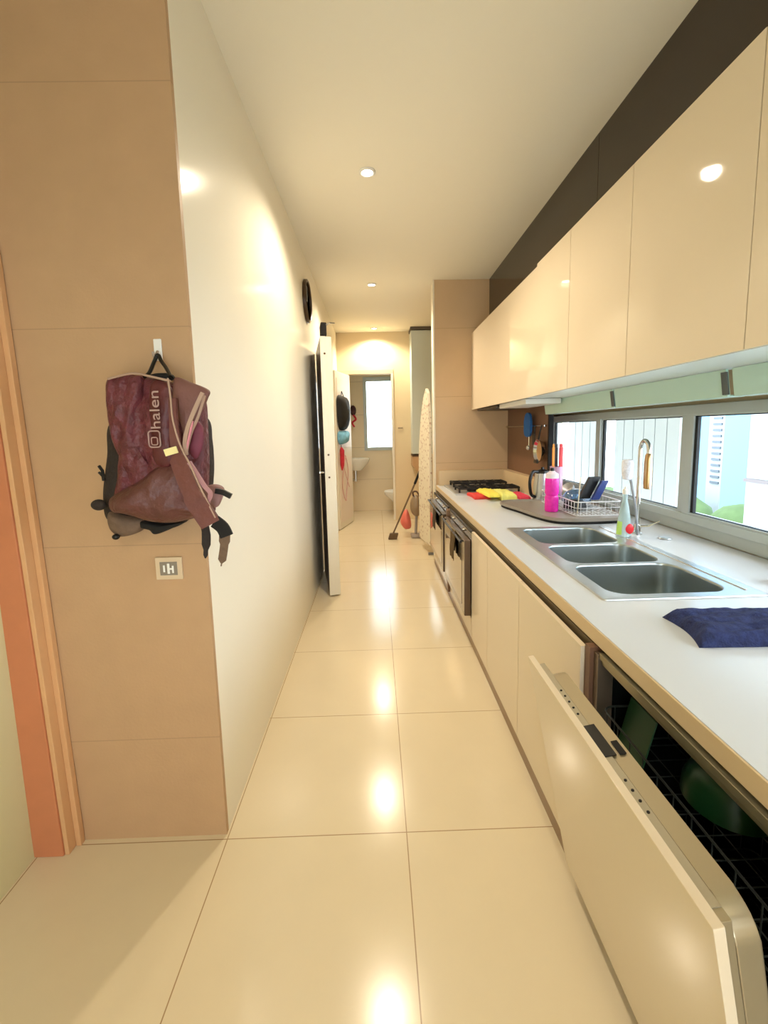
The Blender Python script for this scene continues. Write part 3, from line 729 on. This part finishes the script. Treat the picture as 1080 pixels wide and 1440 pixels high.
# adhesive hook
hp = P(222, 492, 1.49)
t = thing('wall_hook', (hp.x, 1.494, hp.z), 'white adhesive hook holding the backpack', 'hook')
B().box(hp.x-.013, hp.x+.013, 1.488, 1.4945, hp.z-.035, hp.z+.035, .003).build('plate', M_white, t)
B().tube(spl([(hp.x, 1.488, hp.z-.005), (hp.x, 1.475, hp.z-.02), (hp.x, 1.462, hp.z-.028), (hp.x, 1.455, hp.z-.012)], 5), .0045, 8).build('hook', mat('grey_hook', (170, 150, 130), rough=.4), t)

# wall socket
sp = P(238, 799, 1.49)
t = thing('wall_socket', (sp.x, 1.494, sp.z), 'square pale wall plate with a patterned grey insert below the backpack', 'socket')
B().box(sp.x-.046, sp.x+.046, 1.486, 1.4945, sp.z-.040, sp.z+.040, .003).build('plate', mat('socket_plate', (214, 190, 156), rough=.4), t)
B().box(sp.x-.030, sp.x+.030, 1.4845, 1.4865, sp.z-.024, sp.z+.024, .001).build('insert', mat('socket_insert', (150, 140, 130), rough=.3, metal=.4), t)
B().box(sp.x-.004, sp.x+.004, 1.483, 1.485, sp.z-.018, sp.z+.018, .0005).box(sp.x-.018, sp.x-.012, 1.483, 1.485, sp.z-.012, sp.z+.012, .0005).box(sp.x+.012, sp.x+.018, 1.483, 1.485, sp.z-.016, sp.z+.010, .0005).box(sp.x+.004, sp.x+.012, 1.483, 1.485, sp.z-.004, sp.z+.002, .0005).build('rocker', M_white, t)

# clock
cc = (XL, 4.14, 2.675); R_ = .185
t = thing('wall_clock', cc, 'round dark clock high on the glossy left wall', 'clock')
dx([(R_-.02, .002), (R_, .002), (R_, .028), (R_-.012, .034), (R_-.022, .028), (R_-.022, .012)], cc, 48).build('rim', mat('clock_rim', (66, 46, 26), rough=.3), t)
dx([(.001, .012), (R_-.021, .012), (R_-.021, .004), (.001, .004)], cc, 48).build('face', mat('clock_face', (92, 78, 58), rough=.2, metal=.3), t)
B().box(XL+.013, XL+.016, 4.136, 4.144, 2.675, 2.81, .001).build('minute_hand', M_white, t)
B().box(XL+.013, XL+.016, 4.05, 4.14, 2.671, 2.679, .001).build('hour_hand', M_white, t)

# open brown door on the left wall
def rotz(px, py, a):
    ca, sa = math.cos(a), math.sin(a)
    return lambda c: (px+c.x*ca-c.y*sa, py+c.x*sa+c.y*ca, c.z)
dl = math.hypot(.14, .78); da = math.atan2(-.78, .14)
t = thing('door_2', (-.59, 4.66, 0), 'brown door with a pale edge standing open along the left wall', None, None, 'structure')
X = rotz(-.550, 4.66, da)
B().box(0.0, dl-.006, -.045, .0, .012, 2.31, .002).xf(X).build('leaf', M_bdoor, t)
B().box(dl-.006, dl, -.046, .001, .012, 2.315, .001).xf(X).build('edge', M_wdoor, t)
B().box(.0, dl-.001, .0005, .052, .014, 2.312, .002).xf(X).build('white_face', M_wdoor, t)
for zz in (2.17, 1.30, 1.10):
    B().cyl((dl-.001, -.01, zz), (dl+.003, -.01, zz), .009, n=12).xf(X).build('screw', mat('screw_brown', (96, 70, 50), rough=.4, metal=.5), t)
B().cyl((dl-.07, -.045, 1.14), (dl-.07, -.085, 1.14), .010).cyl((dl-.07, -.085, 1.14), (dl-.16, -.085, 1.14), .009).xf(X).build('handle', M_chrome, t)
t = thing('door_closer', (-.45, 3.95, 2.33), 'dark door closer on top of the open door', 'door closer')
B().box(dl-.16, dl-.0, -.035, .015, 2.322, 2.43, .006).xf(X).build('body', M_blkm, t)
B().tube([(dl-.02, .0, 2.405), (dl+.02, .04, 2.42), (dl-.03, .085, 2.43)], .007, 8).xf(X).build('arm', M_chrome, t)

# bathroom door opened against the left wall, with things hung on it
ba = math.atan2(-.68, -.175); bl = math.hypot(.68, .175)
t = thing('door_3', (-.42, 7.28, 0), 'white bathroom door folded open against the left wall', None, None, 'structure')
XBd = rotz(-.40, 7.27, ba)
B().box(0, bl, -.04, 0, .01, 2.40, .002).xf(XBd).build('leaf', M_wdoor, t)
B().box(.05, bl-.05, .0, .006, .10, 1.1, .003).box(.05, bl-.05, .0, .006, 1.25, 2.3, .003).xf(XBd).build('raised_panels', mat('pale_pink_white', (234, 220, 204), rough=.4), t)
# hung things: points in front of leaf (u along leaf from hinge, v off the face)
def L(u, v, z):
    x, y, zz = XBd(V((u, v, z))); return V((x, y, zz))
print('leaf side', L(.3, .05, 1), L(.3, 0, 1))
def hung(P2, v0, bulge, name, mt, parent=None, seed=0, wr=.006):
    b = B().puff(P2, 0, bulge, .004, wr, 14, seed, 5, 5)
    b.xf(lambda c: L(c.x, v0-c.y, c.z))
    return b.build(name, mt, parent)
t = thing('black_bag', L(.35, .01, 1.5), 'black drawstring bag hanging on the bathroom door', 'bag')
hung([(.28, 2.00), (.42, 2.04), (.66, 2.03), (.70, 1.8), (.66, 1.57), (.52, 1.52), (.34, 1.55), (.26, 1.75)], .012, .11, 'body', mat('black_fabric', (22, 20, 18), rough=.7, noise_amt=.4, nscale=12), t, 1)
B().tube([L(.42, .03, 2.03), L(.48, .02, 2.11), L(.54, .03, 2.03)], .006, 8).build('loop', M_blk, t)
o = hung([(.28, 1.50), (.48, 1.51), (.68, 1.50), (.72, 1.40), (.64, 1.31), (.44, 1.32), (.30, 1.36)], .014, .08, 'blue_cloth', mat('pale_blue_cloth', (120, 180, 220), rough=.8, noise_amt=.6, nscale=18), None, 4, .02)
tag(o, 'pale and dark blue cloth hanging below the black bag', 'cloth')
t = thing('red_umbrella', L(.58, .03, .9), 'folded red umbrella hanging on the bathroom door', 'umbrella')
B().tube([L(.67, .05, 1.27), L(.67, .06, 1.22), L(.67, .055, 1.0), L(.67, .05, .92)], [.012, .035, .03, .008], 10).build('canopy', mat('red_nylon', (186, 34, 50), rough=.6, noise_amt=.3, nscale=20), t)
B().tube([L(.67, .05, 1.27), L(.67, .05, 1.30)], .007, 8).build('handle', M_blk, t)
ho = []
for k in range(26):
    a = k/25*2*PI; ho.append(L(.44+.13*math.sin(a)*(1 if a < PI else .8), .025+.01*math.sin(3*a), .78+.34*math.cos(a)-.10*math.sin(a)))
b = B().tube(ho, .007, 8)
b.tube(spl([L(.40, .03, 1.12), L(.50, .03, .95), L(.36, .03, .72), L(.28, .03, .62)], 5), .006, 8)
tag(b.build('hose', mat('pinkish_hose', (206, 160, 150), rough=.4)), 'thin pinkish hose looped below the blue cloth on the bathroom door', 'hose')
for (px, py) in ((479, 738), (485, 735)):
    p = P(px, py, 6.6); r = right*((px-PX)/F)+down*((py-PY)/F)+fwd; k = -CH/r.z
    q = V((r.x*k+.03, r.y*k-.2, 0))
    b = B().lathe([(.016, 0.0), (.02, .004), (.018, .03), (.01, .038), (.001, .04)], (q.x, q.y, 0), 16)
    tag(b.build('door_stop', M_blkm), ('left' if px == 479 else 'right')+' one of two small black door stops on the far floor', 'door stop', 'floor door stops')

# ---------------------------------------------------------------- bathroom
t = thing('wash_basin', (-.4, 7.95, .8), 'white wash basin on the left wall of the bathroom', 'basin')
def bas(c): return (-.36+c.x, 7.92+c.y, c.z)
b = B(); R = []
for z, s_ in ((.80, .35), (.86, .62), (.95, .92), (1.0, 1.0), (1.02, 1.0)): R.append([V((.24*s_*math.cos(2*PI*i/32), .20*s_*math.sin(2*PI*i/32), z)) for i in range(32)])
for z, s_ in ((1.02, .9), (.97, .82), (.9, .5), (.885, .1)): R.append([V((.24*s_*math.cos(2*PI*i/32), .20*s_*math.sin(2*PI*i/32), z)) for i in range(32)])
b.loops(R).xf(bas).build('bowl', M_porc, t)
B().box(-.615, -.50, 7.72, 8.12, .93, 1.02, .01).build('back_ledge', M_porc, t)
B().cyl((-.38, 7.92, .82), (-.38, 7.92, .60), .03).cyl((-.38, 7.92, .63), (-.61, 7.92, .63), .02).build('waste_trap', M_chrome, t)
t = thing('toilet', (.5, 7.85, 0), 'white toilet on the right side of the bathroom', 'toilet')
R = []
for z, sx, sy, cx in ((.0, .62, .6, .50), (.12, .55, .55, .50), (.24, .7, .75, .45), (.36, 1, 1, .40), (.40, 1.02, 1.02, .40)):
    R.append([V((cx+.26*sx*math.cos(2*PI*i/32), 7.82+.19*sy*math.sin(2*PI*i/32), z)) for i in range(32)])
B().loops(R).build('pan', M_porc, t)
B().loops([[V((.40+.27*s_*math.cos(2*PI*i/32), 7.82+.195*s_*math.sin(2*PI*i/32), z)) for i in range(32)] for z, s_ in ((.402, 1), (.42, 1.0), (.43, .96))]).build('seat_lid', M_white, t)
B().box(.64, .855, 7.62, 8.02, .38, .78, .02).build('cistern', M_porc, t)
# red and dark thing on a hook
t = thing('hanging_brush', (-.4, 8.15, 1.6), 'dark round brush with red ribbon hanging inside the bathroom', 'brush')
B().ball((-.40, 8.12, 1.88), .075, (.75, .6, 1.2)).build('head', mat('dark_plum', (60, 30, 34), rough=.6), t)
B().tube(spl([(-.40, 8.1, 1.80), (-.35, 8.1, 1.72), (-.42, 8.1, 1.66), (-.38, 8.1, 1.58)], 5), .016, 8).build('ribbon', mat('red_ribbon', (214, 50, 70), rough=.6), t)
B().cyl((-.40, 8.12, 1.95), (-.40, 8.199, 1.98), .007).build('peg', M_chrome, t)

# ---------------------------------------------------------------- laundry corner
t = thing('tall_wall_unit', (.80, 7.2, 1.12), 'tall pale blue wall unit at the far right end', 'wall cabinet')
B().box(.585, 1.10, 6.99, 7.299, 1.12, 3.03, .004).build('body', mat('pale_blue_lacquer', (204, 214, 208), rough=.35), t)
B().box(.575, 1.11, 6.97, 7.299, 3.035, 3.079, .003).build('top_cap', mat('dark_cap', (96, 88, 78), rough=.5), t)
B().box(.587, 1.098, 6.975, 6.989, 1.125, 3.02, .003).build('door', mat('pale_blue_door', (208, 218, 212), rough=.25), t)
t = thing('brown_shelf_box', (.7, 7.15, .88), 'brown box shelf with a dark top below the pale blue unit', 'shelf')
B().prism([(.585, 1.08), (.585, .93), (.66, .84), (.86, .84), (.86, 1.08)], 'y', 7.0, 7.299, .004).build('box', mat('brown_box', (196, 158, 118), rough=.5), t)
B().box(.58, .87, 6.99, 7.299, 1.081, 1.105, .003).build('top', mat('dark_lid', (88, 66, 48), rough=.5), t)
sp = P(563, 601, 7.29)
t = thing('light_switch', (sp.x, 7.299, sp.z), 'small light switch on the far cream wall', 'switch')
B().box(sp.x-.045, sp.x+.045, 7.290, 7.2995, sp.z-.045, sp.z+.045, .003).build('plate', mat('switch_plate', (230, 208, 168), rough=.4), t)
B().box(sp.x-.04, sp.x+.04, 7.287, 7.2905, sp.z-.018, sp.z-.002, .002).build('rocker', mat('switch_dark', (140, 120, 90), rough=.4), t)

# ironing board standing upright
t = thing('ironing_board', (.62, 5.25, 0), 'upright ironing board in a pale floral cover beside the cross wall', 'ironing board')
o_ = [(5.10, .12), (5.10, 1.50), (5.12, 1.78), (5.15, 1.92), (5.21, 1.98), (5.31, 1.88), (5.42, 1.66), (5.51, 1.30), (5.54, .9), (5.54, .12)]
mf = mat('floral_cover', (232, 224, 206), rough=.85)
nt = mf.node_tree; vo = nt.nodes.new('ShaderNodeTexVoronoi'); vo.inputs['Scale'].default_value = 22
tc = nt.nodes.new('ShaderNodeTexCoord'); nt.links.new(tc.outputs['Object'], vo.inputs['Vector'])
cr = nt.nodes.new('ShaderNodeValToRGB'); cr.color_ramp.elements[0].position = .2; cr.color_ramp.elements[0].color = lin((196, 170, 148)); cr.color_ramp.elements[1].position = .36; cr.color_ramp.elements[1].color = lin((232, 222, 200))
nt.links.new(vo.outputs['Distance'], cr.inputs['Fac']); nt.links.new(cr.outputs['Color'], nt.nodes['Principled BSDF'].inputs['Base Color'])
B().prism(o_, 'x', .618, .652, .006).xf(lambda c: (c.x-(c.y-5.1)*.19, c.y, c.z)).build('board', mf, t)
b = B().tube([(.68, 5.14, .02), (.675, 5.42, 1.2)], .010, 8).tube([(.69, 5.44, .02), (.685, 5.16, 1.2)], .010, 8)
b.build('folded_legs', M_wirew, t)
b = B().box(.6, .72, 5.12, 5.15, 0.0, .03, .004).build('foot_bar', mat('grey_foot', (120, 116, 110), rough=.5), t)

# mop leaning
p0 = P(553, 752, 5.95); p1 = P(591, 661, 5.85); p0.z = .03
t = thing('broom', (p0.x, p0.y, 0), 'long brown handled broom leaning right with its head on the floor', 'broom')
pm = p0.lerp(p1, .80)
B().tube([p0+V((0, 0, .05)), pm], .012, 10).build('pole', mat('mop_pole', (112, 92, 70), rough=.4), t)
B().tube([pm, p1], .017, 10).build('grip', M_blkm, t)
B().box(-.06, .06, -.03, .03, .0, .085, .01).xf(lambda c: (p0.x-.012+c.x+.3*c.z, p0.y+c.y, c.z+.001)).build('head', mat('mop_head', (104, 82, 58), rough=.8, noise_amt=.3, nscale=60), t)
# pink cloth / dustpan, vacuum
def lump(name, P2, y, bulge, mt, label, cat, seed=0):
    t = B().puff([Q(px, py, y) for px, py in P2], y, bulge, .01, .012, 10, seed, 5, 6).build(name, mt)
    return tag(t, label, cat)
lump('pink_dustpan', [(566, 722), (572, 716), (577, 728), (578, 741), (571, 744), (566, 740), (563, 733)], 6.2, .10, mat('salmon_plastic', (232, 120, 104), rough=.5), 'salmon pink dustpan behind the broom pole', 'dustpan', 2)
t = thing('upright_vacuum', (.48, 6.1, 0), 'small grey and brown vacuum cleaner standing by the ironing board', 'vacuum cleaner')
a = P(586, 712, 6.05)
B().ball((a.x, 6.1, a.z), .09, (1.0, 1.0, 1.7)).build('canister', mat('taupe_plastic', (150, 128, 100), rough=.35), t)
B().ball((a.x+.045, 6.06, a.z+.02), .06, (.7, .9, 1.7)).build('dark_cover', mat('dark_taupe', (80, 70, 58), rough=.35), t)
B().tube(spl([(a.x-.04, 6.08, a.z+.14), (a.x-.05, 6.05, a.z+.20), (a.x+.0, 6.03, a.z+.21), (a.x+.04, 6.03, a.z+.14)], 5), .012, 8).build('carry_handle', mat('brown_plastic', (96, 70, 56), rough=.4), t)
B().box(a.x-.09, a.x+.07, 5.95, 6.12, .0, .05, .015).build('floor_head', mat('grey_head', (160, 150, 140), rough=.4), t)
B().tube([(a.x-.0, 6.1, a.z-.13), (a.x-.02, 6.04, .05)], .02, 10).build('neck', mat('grey_neck', (150, 140, 130), rough=.4), t)
B().cyl((a.x+.075, 5.97, .045), (a.x+.095, 5.97, .045), .044).build('wheel', M_blk, t)

# ---------------------------------------------------------------- backpack
bp = thing('backpack', (-.75, 1.49, 1.15), 'maroon running backpack hanging on the beige tiled wall', 'backpack')
yW = 1.492
def O(L_, y): return [Q(px, py, y) for px, py in L_]
# dark back padding seen at both sides
B().puff(O([(158, 590), (152, 640), (146, 700), (155, 735), (200, 742), (250, 740), (288, 700), (296, 670), (294, 620), (284, 585), (225, 570)], 1.46), yW, .06, .03, .004, 12, 1).build('back_padding', M_dmesh, bp)
# main body
B().puff(O([(150, 534), (165, 529), (188, 526), (212, 531), (238, 537), (258, 545), (280, 560), (284, 600), (286, 650), (284, 700), (275, 728), (235, 735), (190, 728), (158, 712), (160, 670), (163, 640), (158, 600), (152, 565)], 1.40), 1.452, .075, .02, .018, 26, 3, 8, 12).build('main_body', M_maroon, bp)
# patterned left shoulder strap, running down
B().puff(O([(151, 535), (170, 529), (188, 527), (199, 534), (202, 570), (206, 610), (214, 650), (224, 678), (205, 697), (190, 690), (174, 655), (160, 620), (152, 580)], 1.385), 1.40, .035, .015, .016, 34, 31, 8, 12).build('left_shoulder_strap', M_maroon, bp)
# centre logo panel
cp = B().puff(O([(208, 538), (236, 545), (240, 600), (238, 652), (214, 652), (208, 600)], 1.335), 1.362, .018, .008, .002, 20, 5).build('centre_panel', mat('deep_maroon', (92, 38, 38), rough=.42, noise_amt=.5, nscale=20, bump=.4, bscale=50), bp)
# waist pocket (big brown belly)
B().puff(O([(143, 705), (165, 690), (190, 676), (212, 658), (228, 652), (258, 660), (276, 690), (292, 722), (270, 730), (240, 738), (205, 737), (170, 726), (147, 722)], 1.34), 1.41, .085, .02, .018, 16, 8, 8, 12).build('waist_pocket', M_mauve, bp)
# right wide folded shoulder strap
B().puff(O([(241, 529), (262, 536), (287, 547), (285, 560), (274, 585), (264, 610), (258, 632), (250, 600), (243, 585), (237, 565), (238, 545)], 1.325), 1.365, .02, .012, .007, 18, 11, 10, 10).build('right_shoulder_strap', M_mauve2, bp)
B().ribbon(spl([P(285, 552, 1.318), P(273, 578, 1.312), P(264, 602, 1.31), P(260, 622, 1.31), P(262, 640, 1.31)], 5), .011, .006).build('strap_binding', M_pipe, bp)
B().ribbon(spl([P(288, 556, 1.33), P(279, 585, 1.325), P(268, 612, 1.325), P(262, 636, 1.32)], 5), .006, .006).build('strap_binding', M_pipe, bp)
B().puff(O([(270, 592), (280, 600), (281, 625), (272, 645), (262, 636), (264, 612)], 1.33), 1.36, .012, .008, .003, 30, 13).build('inner_mesh', mat('magenta_mesh', (112, 46, 62), rough=.6, noise_amt=.3, nscale=40), bp)
B().ribbon(spl([P(271, 592, 1.315), P(266, 615, 1.312), P(261, 636, 1.31)], 4), .005, .005).build('pink_piping', mat('pink_piping', (214, 140, 150), rough=.5), bp)
# long strap running down to the right
B().ribbon(spl([P(243, 560, 1.315), P(245, 600, 1.308), P(250, 640, 1.30), P(262, 675, 1.285), P(276, 705, 1.28), P(297, 737, 1.29)], 6), [.022]*7+[.028]*6+[.05]*10+[.06]*8, .012).build('lower_strap', mat('reddish_strap', (108, 62, 54), rough=.5, noise_amt=.3, nscale=18, bump=.5, bscale=40), bp)
B().ribbon(spl([P(236, 532, 1.32), P(240, 560, 1.305), P(243, 590, 1.30), P(253, 625, 1.295), P(268, 655, 1.28), P(284, 690, 1.275), P(303, 728, 1.283)], 6), .004, .004).build('strap_piping', M_pipe, bp)
B().ribbon(spl([P(266, 650, 1.29), P(276, 665, 1.285), P(288, 684, 1.283), P(296, 694, 1.285), P(292, 708, 1.29)], 5), .012, .006).build('compression_cord', mat('mauve_pink', (176, 128, 130), rough=.6), bp)
# hip belt wing and buckle at the right
B().puff(O([(276, 690), (295, 683), (309, 689), (306, 705), (298, 716), (284, 705)], 1.33), 1.37, .02, .012, .006, 22, 17).build('hip_wing', mat('greyish_mauve', (150, 112, 108), rough=.6, noise_amt=.3, nscale=30), bp)
a, b_ = P(303, 690, 1.335), P(325, 698, 1.335)
B().ribbon([a, a.lerp(b_, .5)+V((0, 0, .004)), b_], .016, .010).build('buckle', M_blk, bp)
# dangling strap with black end
B().ribbon(spl([P(302, 733, 1.29), P(313, 742, 1.285), P(319, 754, 1.285)], 5), .038, .008).build('black_strap_end', M_blkm, bp)
B().ribbon(spl([P(316, 752, 1.287), P(315, 770, 1.29), P(311, 796, 1.30)], 5), [.032]*4+[.024]*5+[.003]*2, .004).build('strap_tail', M_gmesh, bp)
B().ribbon(spl([P(286, 733, 1.40), P(290, 752, 1.405), P(289, 785, 1.41)], 5), [.026]*5+[.028]*3+[.014]*2+[.003], .004).build('strap_tail', M_dmesh, bp)
# yellow tag
B().ribbon([P(232, 637, 1.288), P(249, 632, 1.288)], .020, .006).build('yellow_tag', mat('yellow_tag', (240, 226, 160), rough=.5), bp)
# bottom mesh pockets
B().puff(O([(146, 722), (170, 726), (196, 732), (192, 748), (176, 756), (160, 757), (147, 745)], 1.40), 1.45, .04, .015, .006, 22, 19).build('side_mesh_pocket', M_gmesh, bp)
B().puff(O([(185, 733), (230, 740), (256, 736), (240, 744), (214, 754), (204, 748), (190, 744)], 1.40), 1.44, .02, .012, .004, 20, 21).build('bottom_web', M_blkm, bp)
B().ball(tuple(P(139, 710, 1.40)), .02, (1.2, .8, .9)).build('left_buckle', M_dmesh, bp)
B().tube([P(139, 655, 1.43), P(144, 662, 1.43), P(146, 676, 1.43)], .005, 6).tube([P(139, 664, 1.43), P(147, 672, 1.43)], .004, 6).build('cord_toggle', M_blk, bp)
B().ball(tuple(P(163, 755, 1.40)), .012, (1, .8, .8)).build('cord_lock', M_blk, bp)
# top piping + hanging loop
B().tube(spl([P(152, 533, 1.372), P(170, 528, 1.36), P(190, 525, 1.352), P(214, 530, 1.345), P(240, 536, 1.342)], 5), .0035, 8).build('top_piping', M_pipe, bp)
B().tube(spl([P(203, 530, 1.40), P(210, 524, 1.42), P(217, 508, 1.452), P(222, 499, 1.458), P(227, 508, 1.452), P(234, 518, 1.42), P(240, 530, 1.38)], 5), .006, 8).build('hanging_loop', M_blk, bp)
B().puff(O([(204, 528), (214, 524), (234, 524), (240, 532), (222, 534)], 1.38), 1.41, .01, .01, .001, 10, 23).build('neck_web', M_blkm, bp)
# printed name and emblem, reading upwards
def place_text(s, size, px, py, y):
    me = text_mesh(s, size, .0008)
    b = B(); b.bm.from_mesh(me)
    base = P(px, py, y)
    b.xf(lambda c: (base.x-c.y+.02*c.x, base.y-c.z, base.z+c.x))
    return b
tz0 = P(226, 604, 1.322).z
M_logo = mat('silver_print', (176, 146, 138), rough=.4)
place_text('halen', .042, 226, 604, 1.322).xf(lambda c: (c.x, c.y, tz0+(c.z-tz0)*1.3)).build('printed_name', M_logo, cp)
e0 = P(218, 628, 1.322)
b = B().tube([V((p.x, 1.322, p.y)) for p in [V((q.x, q.y, 0)) for q in rr(e0.x, e0.z+.022, .017, .024, .008, 0, 3)]], .0022, 6, closed=True)
b.tube([V((p.x, 1.322, p.y)) for p in [V((q.x, q.y, 0)) for q in rr(e0.x, e0.z+.016, .009, .011, .005, 0, 3)]], .0018, 6, closed=True)
b.build('printed_emblem', M_logo, cp)

# ---------------------------------------------------------------- outside
M_clad = mat('white_cladding', (150, 158, 162), rough=.8)
t = thing('louvre_screen', (3.0, 6, -3), 'white upright louvre screen outside the far panes', 'screen')
for y in [4.30+.196*k for k in range(6)]+[5.90+.225*k for k in range(4)]:
    B().box(3.0, 3.03, y, y+(.184 if y < 5.8 else .212), -3, 5, .003).build('louvre', M_clad, t)
B().box(3.032, 3.05, 4.30, 5.47, -3, 5).box(3.032, 3.05, 5.90, 6.79, -3, 5).build('backing_sheet', mat('louvre_gap', (96, 104, 110), rough=.8), t)
t = thing('apartment_tower', (16, 17.85, -12), 'white apartment tower with rows of windows outside', 'building')
B().prism([(14, 17.45), (14, 18.25), (17.5, 22.7), (17.5, 21.9)], 'z', -14, 30).build('wall', M_clad, t)
Mw = mat('far_window', (84, 94, 104), rough=.5)
for k in range(16):
    B().box(13.95, 14.02, 17.55, 18.0, -1.0+k*.24, -.91+k*.24).build('window', Mw, t)
t = thing('pale_building', (12, 9, -12), 'pale white building at the right of the window', 'building')
B().box(11, 14, 6.5, 12.75, -14, 30).build('wall', M_clad, t)
for k in range(3):
    B().box(10.95, 11.02, 11.85-k*1.7, 12.45-k*1.7, .05, 1.42).build('window', mat('blue_window', (120, 144, 164), rough=.5), t)
B().box(10.9, 11.0, 6.5, 12.75, -.25, -.15).build('ledge', mat('ledge_grey', (100, 94, 94), rough=.7), t)
b = B()
for k in range(26):
    b.ball((random.uniform(9, 13), random.uniform(14.6, 24), random.uniform(-2.9, -2.2)), random.uniform(.8, 1.3), (1, 1.2, 1), 2)
tag(b.build('treetops', mat('pale_foliage', (84, 106, 66), rough=.9, noise_amt=.3, nscale=3)), 'pale green treetops outside below the towers', 'trees', None, 'stuff')
tag(B().box(40, 44, 10, 70, -14, 60).build('blue_sky_cover', mat('hazy_sky_blue', (104, 146, 170), rough=.8)), 'hazy blue block added to cover the bright sky between the white buildings', 'building')  # distant block added so the overbright sky does not show
st(B().box(2.2, 60, -30, 60, -14.2, -14), 'ground_outside', mat('ground', (110, 118, 108), rough=.9))

# ---------------------------------------------------------------- light
w = bpy.data.worlds.new('World'); C.world = w; w.use_nodes = True
bg = w.node_tree.nodes['Background']; bg.inputs['Color'].default_value = (.80, .91, 1.0, 1); bg.inputs['Strength'].default_value = 3.8
C.view_settings.view_transform = 'Standard'; C.view_settings.look = 'None'
C.view_settings.gamma = 1; C.view_settings.use_curve_mapping = False
C.view_settings.exposure = .96
